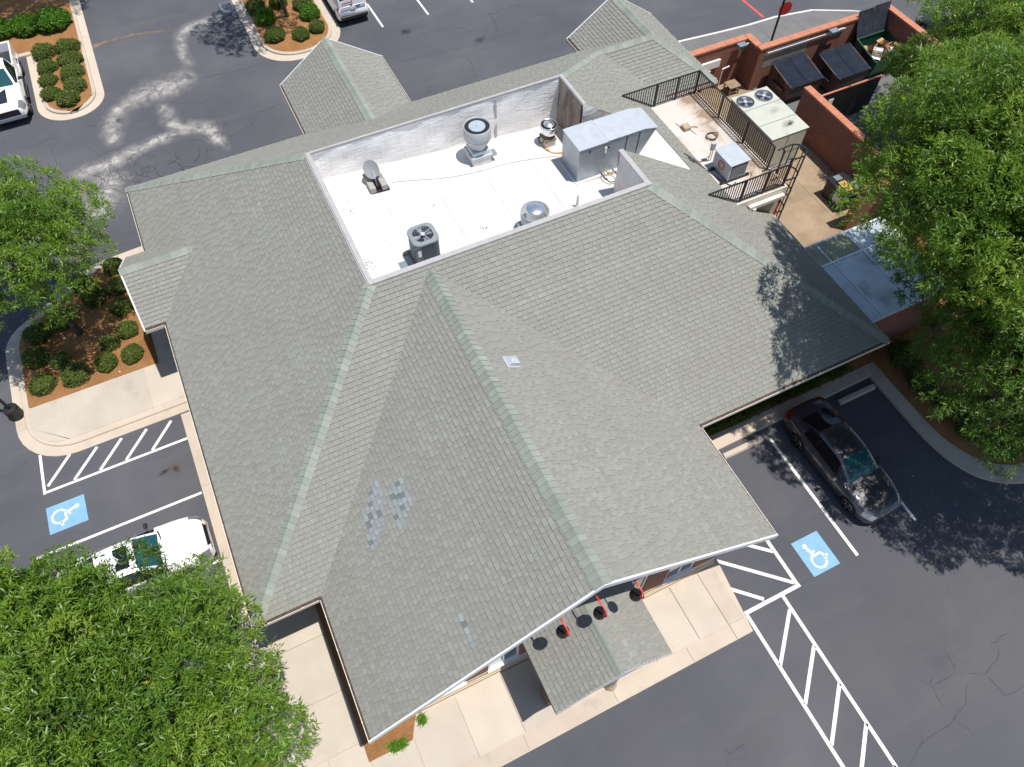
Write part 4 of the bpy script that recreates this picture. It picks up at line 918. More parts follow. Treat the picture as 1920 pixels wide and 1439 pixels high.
for k in range(26):
    px, py = rnd.choice(((645, 392), (690, 498), (697, 505), (730, 447), (905, 415), (695, 500), (655, 402))); 
    X, Y = G(px+rnd.gauss(0, 4), py+rnd.gauss(0, 4), 6.8); deb.box(X-.012, X+.016, Y-.01, Y+.018, zf(X), zf(X)+.02)
tag(deb.build('leaf_debris', 'gutter_debris'), 'dark leaf scraps scattered on the white flat roof', 'debris', kind='stuff')
# metal vent on the shingles
X, Y = 5.03, 10.58; Z = ZE+MP*(10.67-X)
t = thing('roof_vent', 'small shiny metal vent on the shingles right of the front ridge', 'roof vent', (X, Y, Z))
dn = Vector((MP, 0, 1)).normalized(); ds = Vector((1, 0, -MP)).normalized(); dy = Vector((0, 1, 0)); c = Vector((X, Y, Z))
MB().obox(c+dn*.022, ds*.24, dy*.21, dn*.006).build('flange', 'galv', t)
V = [c+ds*a+dy*b+dn*h for a, b, h in ((-.18, -.15, .03), (.17, -.15, .03), (.17, .15, .03), (-.18, .15, .03), (-.12, -.13, .13), (.19, -.15, .15), (.19, .15, .15), (-.12, .13, .13), (.05, 0, .20), (-.10, 0, .17))]
MB().add(V, [(0, 1, 5, 4), (2, 3, 7, 6), (3, 0, 4, 9, 7), (4, 5, 8, 9), (8, 6, 7, 9), (5, 6, 8)]).build('hood', 'galv', t); MB().obox(c+ds*.172+dn*.085, ds*.004, dy*.13, dn*.05).build('opening', 'dark_void', t)

# ---------------------------------------------------------------- platform railing, ladder and fittings
t = thing('roof_railing', 'black steel picket railing round the equipment platform', 'railing', (17.5, 17.8, ZPL))
RH = 1.07
def baluster(x, y, z0, z1): MB().box(x-.014, x+.014, y-.014, y+.014, z0, z1).build('baluster', 'black_metal', t)
slope_z = lambda x: ZE+MP*(18.6-x)+.05
for y in (14.74, 20.86):
    xt = 18.6-(ZPL+RH-ZE-.05)/MP
    MB().bar((xt, y, ZPL+RH), (18.55, y, ZPL+RH), .05, .04).build('top_rail', 'black_metal', t)
    MB().bar((16.42, y, ZPL+.10), (18.55, y, ZPL+.10), .04, .035).build('bottom_rail', 'black_metal', t); MB().bar((xt, y, ZPL+RH), (16.42, y, ZPL+.10), .04, .035).build('sloped_rail', 'black_metal', t)
    xx = xt+.12
    while xx < 18.5:
        baluster(xx, y, max(ZPL+.1, slope_z(xx)-.02), ZPL+RH); xx += .115
    for xx in (16.55, 17.55): MB().box(xx-.025, xx+.025, y-.025, y+.025, ZPL-.01, ZPL+RH).build('post', 'black_metal', t)
yE = 15.75
MB().bar((18.53, yE, ZPL+RH), (18.53, 20.86, ZPL+RH), .05, .04).build('top_rail', 'black_metal', t); MB().bar((18.53, yE, ZPL+.10), (18.53, 20.86, ZPL+.10), .04, .035).build('bottom_rail', 'black_metal', t)
yy = yE+.1
while yy < 20.8: baluster(18.53, yy, ZPL+.1, ZPL+RH); yy += .115
for yy in (14.74, yE, 17.4, 19.1, 20.86): MB().box(18.505, 18.555, yy-.025, yy+.025, ZPL-.01, ZPL+RH+.01).build('post', 'black_metal', t)
# caged ladder
lx, ly = 18.80, 15.25
t = thing('caged_ladder', 'black steel caged ladder climbing to the equipment platform', 'ladder', (lx, ly, 0))
for s in (-.23, .23): MB().tube([(lx, ly+s, .05), (lx, ly+s, ZPL+1.0), (lx-.12, ly+s*1.25, ZPL+1.12), (lx-.3, ly+s*1.25, ZPL+1.1)], .035).build('stile', 'black_metal', t)
for k in range(16): MB().tube([(lx, ly-.23, .3+k*.305), (lx, ly+.23, .3+k*.305)], .015).build('rung', 'black_metal', t)
for zc in (2.4, 3.3, 4.2, 5.05, 6.1):
    P = [(lx+.02, ly-.33, zc)]+[(lx+.35+.38*math.sin(a), ly-.36*math.cos(a), zc) for a in [k*math.pi/10 for k in range(11)]]+[(lx+.02, ly+.33, zc)]; MB().tube(P, .032).build('hoop', 'black_metal', t)
for a in (0.3, .9, 1.57, 2.25, 2.85): X, Y = lx+.35+.38*math.sin(a), ly-.36*math.cos(a); MB().bar((X, Y, 2.4), (X, Y, 6.1), .032).build('cage_strap', 'black_metal', t)
t = thing('red_strap_bundle', 'bundle of red strap hanging on the ladder below the platform', 'strap', (18.82, 14.86, 3.4))
rnd = random.Random(8)
for k in range(5): MB().tube(smooth_path([(18.78+rnd.uniform(-.06, .06), 14.86+rnd.uniform(-.06, .06), 4.75-i*.45+rnd.uniform(-.05, .05)) for i in range(4)], 5), .035).build('strap_loop', 'red_strap', t)
MB().tube(smooth_path([(18.85, 14.85, 3.5), (18.95, 14.75, 2.2), (19.0, 14.7, .08)], 6), .012).build('rope', 'red_strap', t)
# compact condensing unit
t = thing('condensing_unit', 'galvanised box condensing unit with red ring emblem on the platform', 'condensing unit', (17.1, 16.35, ZPL))
MB().box(16.66, 17.50, 15.80, 16.82, ZPL+.10, ZPL+.82).build('case', 'galv', t, bevel=.01); MB().box(16.62, 17.54, 15.76, 16.86, ZPL+.82, ZPL+.85).build('top_sheet', 'galv', t)
MB().box(16.74, 17.44, 15.785, 15.799, ZPL+.18, ZPL+.74).build('coil_face', 'dark_void', t)
m = MB(); 
for k in range(14): z = ZPL+.2+k*.038; m.box(16.74, 17.44, 15.778, 15.784, z, z+.008)
m.build('coil_fins', 'galv_dark', t)
n = 28; V = [(16.655, 16.31+r*math.cos(2*math.pi*i/n), ZPL+.48+r*math.sin(2*math.pi*i/n)) for r in (.20, .15) for i in range(n)]
MB().add(V, [(i, n+i, n+(i+1) % n, (i+1) % n) for i in range(n)]).build('ring_emblem', 'red_enamel', t)
V = [(16.655, 16.31+r*math.cos(2*math.pi*i/n), ZPL+.48+r*math.sin(2*math.pi*i/n)) for r in (.12, .10) for i in range(n)]
MB().add(V, [(i, n+i, n+(i+1) % n, (i+1) % n) for i in range(n)]).build('ring_emblem', 'red_enamel', t)
for y in (15.78, 16.6): MB().box(16.4, 17.7, y, y+.09, ZPL, ZPL+.10).build('sleeper', 'black_metal', t)
t = thing('disconnect_box', 'small grey electrical disconnect box on conduit beside the condensing unit', 'electrical box', (16.75, 17.1, ZPL))
MB().box(16.68, 16.86, 17.06, 17.18, ZPL+.55, ZPL+.88).build('box', 'galv', t, bevel=.01)
for a in (16.72, 16.82): MB().tube([(a, 17.12, ZPL), (a, 17.12, ZPL+.56)], .018).build('conduit', 'pipe_grey', t)
def cable(name, pts, r, mat, label): tag(MB().tube(smooth_path(pts, 7), r).build(name, mat), label, 'cable')
cable('power_cable', [(16.70, 17.1, ZPL+.3), (16.5, 17.2, ZPL+.03), (16.2, 17.15, plz(16.2)+.04), (15.9, 17.35, plz(15.9)+.05)], .014, 'cable', 'black cable looping from the disconnect box onto the shingles')
cable('power_cable', [(15.85, 17.2, plz(15.85)+.05), (16.1, 16.95, plz(16.1)+.05), (16.4, 16.6, ZPL+.03), (16.55, 16.0, ZPL+.03), (16.75, 15.6, ZPL+.03), (17.0, 15.65, ZPL+.03)], .022, 'cable', 'thick black cable bent round the left side of the condensing unit')
cable('power_cable', [(15.7, 17.45, plz(15.7)+.05), (15.95, 17.25, plz(15.95)+.05), (16.0, 17.05, plz(16)+.05), (15.8, 17.0, plz(15.8)+.05), (15.75, 17.25, plz(15.75)+.05)], .02, 'cable', 'tangled black cable knot lying on the narrow shingle strip')
cable('power_cable', [(17.0, 15.6, ZPL+.03), (17.4, 15.5, ZPL+.02), (17.75, 15.7, ZPL+.02), (17.85, 15.9, ZPL+.02)], .012, 'cable', 'thin black cable on the platform before the condensing unit')
m = MB()
for k in range(3): m.tube([(17.62+(.20+.03*k)*math.cos(a)+.02*k, 18.25+(.23-.03*k)*math.sin(a), ZPL+.02+.03*k+.04*math.sin(a*2+k)) for a in [i*2*math.pi/20 for i in range(21)]], .014)
tag(m.build('cable_coil', 'cable'), 'coil of black cable lying in the middle of the platform', 'cable')
t = thing('pipe_support', 'square tan block with short pipes on the platform', 'block', (16.97, 19.12, ZPL))
MB().box(16.82, 17.12, 18.96, 19.28, ZPL, ZPL+.16).build('block', 'block_tan', t, bevel=.01)
MB().tube([(17.12, 19.1, ZPL+.08), (17.45, 18.98, ZPL+.03)], .012).build('pipe', 'cable', t); MB().tube([(17.1, 18.98, ZPL+.05), (17.2, 18.6, ZPL+.02)], .02).build('pipe', 'paper_white', t); MB().tube([(16.85, 19.3, ZPL+.05), (16.78, 19.6, ZPL+.02)], .02).build('pipe', 'paper_white', t)
# goose-neck lamps over the porch
for X, lab in ((3.10, 'leftmost'), (4.17, 'middle'), (5.24, 'rightmost')):
    t = thing('gooseneck_lamp', lab+' of three red-armed black barn lamps above the entrance porch', 'wall lamp', (X, 3.55, 6.0), 'lamps above the porch')
    MB().tube(smooth_path([(X-.02, 4.54, 5.98), (X-.02, 4.2, 6.30), (X, 3.75, 6.48), (X+.03, 3.42, 6.42), (X+.02, 3.33, 6.27), (X, 3.40, 6.14)], 8), .022, 8).build('arm', 'red_enamel', t, smooth=True)
    ax = Vector((0, -.42, .9)).normalized(); c = Vector((X, 3.56, 5.84))
    MB().lathe([(.175, 0), (.165, .05), (.115, .17), (.07, .24), (.055, .33), (.0, .335)], c, 28, ax, cap=False).build('shade', 'black_metal', t, smooth=True)
    MB().lathe([(.03, .33), (.032, .40), (0, .405)], c, 14, ax, cap=False).build('socket', 'red_enamel', t)
    MB().lathe([(.055, 0), (.055, .02)], (X-.02, 4.55, 5.98), 16, (0, -1, 0)).build('wall_plate', 'red_enamel', t)

# ---------------------------------------------------------------- service yard
t = thing('rooftop_unit', 'pale green package air conditioner with two top fans in the service yard', 'air conditioner', (23.8, 21.3, 0))
MB().box(22.72, 24.88, 19.6, 23.0, .03, .16).build('base', 'galv_dark', t); MB().box(22.78, 24.82, 19.66, 22.94, .16, 1.96).build('case', 'beige_panel', t, bevel=.015)
lid = MB().box(22.74, 24.86, 19.62, 22.98, 1.96, 2.0).build('top_panel', 'beige_metal', t, bevel=.01)
for y in (20.65, 21.85): MB().box(22.75, 24.85, y-.015, y+.015, 2.0, 2.012).build('panel_seam', 'galv_dark', t)
for X in (23.2, 24.28):
    fn = MB().lathe([(.44, 2.0), (.44, 2.035), (.41, 2.04), (.40, 2.0)], (X, 22.42, 0), 32, cap=False).build('fan_ring', 'galv_dark', t)
    MB().lathe([(.40, 2.004), (0, 2.006)], (X, 22.42, 0), 32, cap=False).build('fan_well', 'dark_void', fn)
    f = MB()
    for k in range(4):
        a = k*math.pi/2+X; f.add([(X+r*math.cos(a+da), 22.42+r*math.sin(a+da), 2.015+dz) for r, da, dz in ((.08, -.4, .0), (.36, -.35, .008), (.36, .25, 0), (.08, .4, 0))], [(0, 1, 2, 3)])
    f.build('fan', 'galv_dark', fn)
    gq = MB(); gq.lathe([(.10, 2.03), (.10, 2.04), (0, 2.042)], (X, 22.42, 0), 20, cap=False)
    for r in (.18, .26, .34): gq.lathe([(r, 2.036), (r+.006, 2.041), (r+.006, 2.036)], (X, 22.42, 0), 28, cap=False)
    gq.build('fan_grille', 'galv', fn)
for x0, x1, z0, z1 in ((22.86, 23.7, .3, 1.85), (23.78, 24.74, .9, 1.85)): MB().box(x0, x1, 19.64, 19.655, z0, z1).build('access_panel', 'beige_metal', t)
for y0, y1 in ((19.8, 20.8), (20.9, 21.8)): MB().box(22.755, 22.775, y0, y1, .3, 1.85).build('access_panel', 'beige_metal', t)
blob_sheet(24.1, 21.35, .42, .30, 2.0135, 'rust_stain', 'rust_spill', t); blob_sheet(24.1, 20.25, .55, .28, 2.0135, 'rust_stain', 'rust_spill', t); blob_sheet(24.15, 20.2, .34, .14, 2.0155, 'oil_stain', 'oil', t)
# brick screen walls
def screen(name, label, path, th=.30, h=2.32, mats=None):
    cx = sum(p[0] for p in path)/len(path); cy = sum(p[1] for p in path)/len(path); t = thing(name, label, 'wall', (cx, cy, 0))
    for i in range(len(path)-1):
        a, b = Vector((*path[i], 0)), Vector((*path[i+1], 0)); d = (b-a).normalized(); n = Vector((-d.y, d.x, 0))
        a2 = a-d*(th/2-.002 if i else 0); b2 = b-d*(th/2+.002 if i < len(path)-2 else 0)
        MB().obox((a2+b2)/2+Vector((0, 0, h/2-.05)), (b2-a2)/2, n*th/2, Vector((0, 0, h/2+.05))).build('brickwork', (mats or ['brick']*9)[i], t)
        L = (b2-a2).length; k = max(1, int(L/.6))
        for j in range(k):
            p = a2+(b2-a2)*((j+.5)/k); MB().obox(p+Vector((0, 0, h+.05)), d*(L/k/2-.006), n*(th/2+.035), Vector((0, 0, .048))).build('coping_brick', 'coping', t)
    return t
screen('screen_wall', 'brick screen wall along the rear of the yard and dumpsters', [(21.5, 26.28), (26.02, 26.28), (26.02, 25.22), (34.2, 25.22), (34.2, 20.7)], mats=['brick', 'brick', 'brick', 'brick'])
screen('screen_wall', 'dark red brick divider wall beside the package air conditioner', [(26.15, 21.7), (26.15, 15.2)])
screen('screen_wall', 'short brick return wall beside the walk-in cooler, under the tree', [(26.0, 15.0), (23.95, 15.0)])
for x0, x1, mt in ((26.3, 29.0, 'brick_grey'),):
    tag(MB().box(x0, x1, 25.062, 25.068, 1.2, 2.2).build('patched_brickwork', mt), 'grey repaired patch of brickwork in the rear wall behind the dumpsters', 'brickwork')
tag(MB().tube([(26.35, 25.0, 2.1), (31.3, 25.0, 2.1)], .03, 8).build('wall_pipe', 'galv'), 'pale pipe along the top of the rear brick wall', 'pipe')
for X, Y, lab in ((25.35, 26.05, 'metal flood light on the brick wall behind the small table'), (30.3, 24.98, 'metal flood light on the brick wall behind the middle dumpster')):
    t = thing('flood_light', lab, 'light fitting', (X, Y, 2.2)); MB().box(X-.24, X+.24, Y-.32, Y, 2.15, 2.38).build('housing', 'galv_dark', t, bevel=.02); MB().tube([(X+.24, Y-.1, 2.25), (X+.7, Y-.1, 2.25)], .03).build('conduit', 'paper_white', t); MB().box(X-.2, X+.2, Y-.335, Y-.322, 2.17, 2.33).build('lens', 'window_glass', t)
t = thing('utility_board', 'white metal panel mounted on the rear brick wall by the roof corner', 'panel', (23.2, 26.0, 1))
MB().box(22.2, 24.3, 25.98, 26.1, 1.35, 1.75).build('panel', 'paper_white', t); MB().box(23.5, 23.75, 25.9, 26.1, .8, 1.3).build('meter', 'galv', t); MB().tube([(24.5, 25.9, .1), (24.5, 25.9, 1.2), (24.9, 25.9, 1.25)], .035).build('pipe', 'paper_white', t)
t = thing('side_table', 'small weathered wooden table beside the brick wall corner', 'table', (24.95, 25.35, 0))
for k in range(4): MB().box(24.62, 25.28, 25.06+k*.155, 25.06+k*.155+.15, .50, .53).build('plank', 'wood_old', t)
for a, b in ((24.65, 25.09), (25.2, 25.09), (24.65, 25.6), (25.2, 25.6)): MB().box(a, a+.06, b, b+.06, .03, .50).build('leg', 'wood_old', t)
MB().box(24.66, 25.25, 25.1, 25.62, .2, .22).build('shelf', 'wood_old', t)
# dumpsters
def dumpster(loc, rot, label, body, open_lid=False, green=False):
    t = thing('dumpster', label, 'dumpster', (0, 0, 0)); W_, D_ = 1.0, .85
    prof = [(-D_, .18), (D_*.75, .18), (D_, .75), (D_, 1.12), (-D_, 1.46)]
    m = MB(); n = len(prof)
    for s in (-1, 1): 
        V = [(s*W_, a, b) for a, b in prof]+[(s*(W_-.04), a*.96, b if b > .2 else b+.04) for a, b in prof]; F = [(0, 1, 2, 3, 4), (9, 8, 7, 6, 5), (3, 8, 9, 4)]
        m.add(V, F if s > 0 else [f[::-1] for f in F])
    for i in (0, 1, 2, 4): a, b = prof[i], prof[(i+1) % n]; m.add([(-W_, *a), (W_, *a), (W_, *b), (-W_, *b)], [(0, 1, 2, 3)])
    bd = m.build('body', body, t)
    md = bd.modifiers.new('solid', 'SOLIDIFY'); md.thickness = .03
    for a, b in ((-D_, 1.46), (D_, 1.12)): MB().bar((-W_-.03, a, b), (W_+.03, a, b), .07, .07).build('rim', body, t)
    for s in (-1, 1):
        MB().bar((s*(W_+.02), -D_, 1.46), (s*(W_+.02), D_, 1.12), .06, .06).build('rim', body, t); MB().box(s*(W_+.09)-.07, s*(W_+.09)+.07, -.45, .45, .62, .78).build('fork_pocket', body, t)
        for yy in (-.6, .6): MB().lathe([(.09, -.03), (.09, .03)], (s*.8, yy, .09), 14, (1, 0, 0)).build('caster', 'rubber', t)
        MB().box(s*W_-.035+.001*s, s*W_+.036, -.28, .28, .98, 1.22).build('side_door', 'dark_void', t)
    for s in (-1, 1):
        V = []; F = []; N = 13; M_ = 8
        for i in range(N+1):
            for j in range(M_+1):
                u = s*.01+s*(W_+.03)*i/N; v = j/M_; h = .06*(i % 2 if i not in (0, N) else 0)
                if not open_lid: V.append((u, -D_-.05+v*(2*D_+.16), 1.52-.36*v+h-.05*math.sin(v*3.14)))
                else: V.append((u, -D_-.05-v*.50+h*.5-.06*math.sin(v*3.1), 1.50+v*1.32*(1-.05*(s > 0))-.05*v*v))
        for i in range(N):
            for j in range(M_): a = i*(M_+1)+j; F.append((a, a+M_+1, a+M_+2, a+1) if s > 0 else (a, a+1, a+M_+2, a+M_+1))
        ld = MB().add(V, F).build('lid', 'lid_plastic', t); md = ld.modifiers.new('solid', 'SOLIDIFY'); md.thickness = .02
    t.location = loc; t.rotation_euler = (0, 0, rot); return t
dumpster((27.78, 24.0, .02), math.pi*1.0+.0, 'brown dumpster with closed ribbed black lids next to the package air conditioner', 'dumpster_brown')
dumpster((30.42, 23.55, .02), math.pi*1.0+.02, 'brown dumpster with closed ribbed black lids in the middle of the enclosure', 'dumpster_brown')
dumpster((33.05, 23.75, .02), 0+math.pi, 'green dumpster with lids thrown open, filled with cardboard', 'dumpster_green', True)
rnd = random.Random(4)
for k, (a, b, mt, lab) in enumerate(((32.55, 23.9, 'cardboard', 'brown cardboard box at the left of the open green dumpster'), (33.0, 23.5, 'cardboard', 'tilted cardboard box in the centre of the open green dumpster'), (33.45, 23.95, 'cardboard', 'cardboard box at the rear of the open green dumpster'), (33.3, 23.25, 'paper_white', 'white carton lying among cardboard in the green dumpster'), (32.45, 23.4, 'paper_white', 'white packaging at the near left corner of the green dumpster'), (33.6, 23.4, 'cardboard', 'flattened cardboard at the right end of the green dumpster'))):
    t = thing('cardboard_box', lab, 'box', (a, b, 1.05), 'boxes in the green dumpster'); M3 = Matrix.Rotation(rnd.uniform(0, 3), 3, 'Z') @ Matrix.Rotation(rnd.uniform(-.6, .6), 3, 'X'); h = (.24, .2, .16)
    ax = [M3 @ Vector((h[0], 0, 0)), M3 @ Vector((0, h[1], 0)), M3 @ Vector((0, 0, h[2]))]; c = Vector((a, b, 1.12)); m = MB().obox(c, *ax); m.f = [f for i, f in enumerate(m.f) if i != 1]; m.build('carton', mt, t)
    MB().add([c+ax[2]-ax[0]-ax[1], c+ax[2]+ax[0]-ax[1], c+ax[2]*1.5+ax[0]-ax[1]*1.7, c+ax[2]*1.5-ax[0]-ax[1]*1.7], [(0, 1, 2, 3)]).build('flap', mt, t); MB().add([c+ax[2]-ax[0]+ax[1], c+ax[2]+ax[0]+ax[1], c+ax[2]*1.3+ax[0]+ax[1]*1.8, c+ax[2]*1.3-ax[0]+ax[1]*1.8], [(0, 1, 2, 3)]).build('flap', mt, t)
t = thing('enclosure_gate', 'dark slatted metal gate with a small white notice at the dumpster enclosure', 'gate', (28.5, 21.05, 0))
MB().bar((26.4, 21.05, 2.15), (30.3, 21.05, 2.15), .08, .06).build('top_rail', 'coping', t); MB().bar((26.4, 21.05, .2), (30.3, 21.05, .2), .06, .06).build('bottom_rail', 'black_metal', t)
for k in range(38): x = 26.45+k*.103; MB().box(x-.035, x+.035, 21.03, 21.07, .15, 2.12).build('slat', 'black_metal', t)
MB().box(27.2, 27.5, 21.00, 21.025, 1.35, 1.75).build('notice', 'paper_white', t)
# grease bin
t = thing('grease_bin', 'black waste-oil bin with open lid beside the divider wall', 'bin', (24.95, 16.55, 0))
MB().box(24.42, 25.5, 15.85, 17.2, .06, .95).build('tank', 'grill_black', t, bevel=.03); MB().box(24.38, 25.54, 15.8, 17.25, .95, 1.05).build('top_deck', 'grill_black', t, bevel=.02)
MB().box(24.62, 25.05, 16.1, 16.75, 1.052, 1.06).build('oil_screen', 'grease_gold', t)
m = MB()
for a, b, c, d in ((24.58, 25.09, 16.04, 16.1), (24.58, 25.09, 16.75, 16.81), (24.56, 24.62, 16.04, 16.81), (25.05, 25.11, 16.04, 16.81)): m.box(a, b, c, d, 1.051, 1.10)
m.build('screen_frame', 'black_metal', t); MB().box(25.12, 25.45, 16.05, 16.5, 1.051, 1.09).build('lid', 'galv_dark', t); MB().box(24.65, 25.0, 16.85, 17.15, 1.051, 1.09).build('lid', 'galv_dark', t)
MB().box(24.40, 24.415, 16.05, 16.5, .35, .85).build('notice', 'paper_white', t)
for a, b in ((24.5, 15.95), (25.4, 15.95), (24.5, 17.1), (25.4, 17.1)): MB().lathe([(.05, 0), (.05, .06)], (a, b, .03), 12).build('foot', 'rubber', t)
cart = thing('hand_cart', 'grey platform cart standing below the caged ladder', 'cart', (20.3, 16.3, 0))
MB().box(19.9, 20.7, 15.95, 16.55, .2, .26).build('deck', 'galv_dark', cart); MB().tube([(19.92, 15.97, .26), (19.9, 15.97, 1.0), (19.9, 16.53, 1.0), (19.92, 16.53, .26)], .02).build('handle', 'black_metal', cart)
for a, b in ((20.0, 16.0), (20.6, 16.0), (20.0, 16.5), (20.6, 16.5)): MB().lathe([(.08, -.02), (.08, .02)], (a, b, .11), 12, (0, 1, 0)).build('wheel', 'rubber', cart)
# walk-in cooler with panelled metal roof
t = thing('walk_in_cooler', 'flat metal-roofed walk-in cooler with dirty bluish panels under the trees', 'cooler', (20.8, 11.2, 0))
MB().box(17.8, 23.4, 9.25, 13.2, -.02, 2.5).build('wall', 'brick', t)
MB().box(17.7, 23.5, 9.15, 13.3, 2.5, 2.56).build('roof_edge', 'cooler_edge', t)
for x0, x1, y0, y1, mt in ((18.0, 19.95, 12.22, 13.22, 'cooler_moss'), (20.05, 21.45, 12.22, 13.22, 'cooler_moss'), (18.0, 19.95, 9.25, 12.12, 'cooler_roof'), (20.05, 21.45, 9.25, 12.12, 'cooler_roof'), (21.55, 23.42, 9.25, 12.12, 'cooler_roof'), (21.55, 23.42, 12.22, 13.22, 'cooler_roof')):
    MB().box(x0, x1, y0, y1, 2.56, 2.585).build('roof_panel', mt, t)
for y in (12.17, 13.26): MB().box(17.72, 23.48, y-.04, y+.04, 2.561, 2.62).build('seam', 'cooler_edge', t)
for x in (20.0, 21.5): MB().box(x-.03, x+.03, 9.2, 12.12, 2.561, 2.60).build('seam', 'cooler_edge', t)
# stop sign seen from behind, lamp post
t = thing('stop_sign', 'red octagonal road sign on a dark post behind the rear brick wall', 'road sign', (28.75, 27.3, 0))
MB().tube([(28.75, 27.3, .1), (28.75, 27.3, 3.6)], .06, 10).build('post', 'black_metal', t)
oc = [(28.78+.18+.38*math.cos(R_(22.5+45*k)), 27.24-.05*math.cos(R_(22.5+45*k)), 2.55+.38*math.sin(R_(22.5+45*k))) for k in range(8)]
MB().add(oc+[(a, b+.02, c) for a, b, c in oc], [tuple(range(8)), tuple(range(15, 7, -1))]+[(i, 8+i, 8+(i+1) % 8, (i+1) % 8) for i in range(8)]).build('sign_plate', 'sign_red', t)
t = thing('lamp_post', 'black lamp post with round base on the left island corner', 'lamp post', (-11.2, 21.05, 0))
MB().lathe([(.27, .1), (.27, .55), (.24, .60), (.10, .62)], (-11.2, 21.05, 0), 28).build('base', 'black_metal', t, smooth=False)
MB().tube([(-11.2, 21.05, .6), (-11.2, 21.05, 6.5)], .06, 12).build('pole', 'black_metal', t); MB().box(-11.5, -10.9, 20.9, 21.2, 6.5, 6.65).build('lamp_head', 'black_metal', t)
# wheel stops
for x0, x1, lab in ((12.45, 14.2, 'concrete wheel stop in the accessible bay left of the grey sedan'), (17.85, 19.6, 'concrete wheel stop in the shaded bay right of the grey sedan')):
    m = MB(); pr_ = [(7.55, 0), (7.82, 0), (7.77, .12), (7.60, .12)]; n = 4; m.add([(x0, a, b) for a, b in pr_]+[(x1, a, b) for a, b in pr_], [(0, 1, 2, 3), (7, 6, 5, 4)]+[(i, 4+i, 4+(i+1) % 4, (i+1) % 4) for i in range(4)]); tag(m.build('wheel_stop', 'kerb', bevel=.015), lab, 'wheel stop', 'wheel stops')
t = thing('drain_cover', 'metal drain grate at the kerb of the rear planted island', 'drain', (3.0, 44.6, 0)); MB().box(2.6, 3.3, 44.2, 45.2, .003, .02).build('frame', 'galv_dark', t)
for k in range(7): MB().box(2.66, 3.24, 44.28+k*.13, 44.34+k*.13, .02, .03).build('bar', 'black_metal', t)

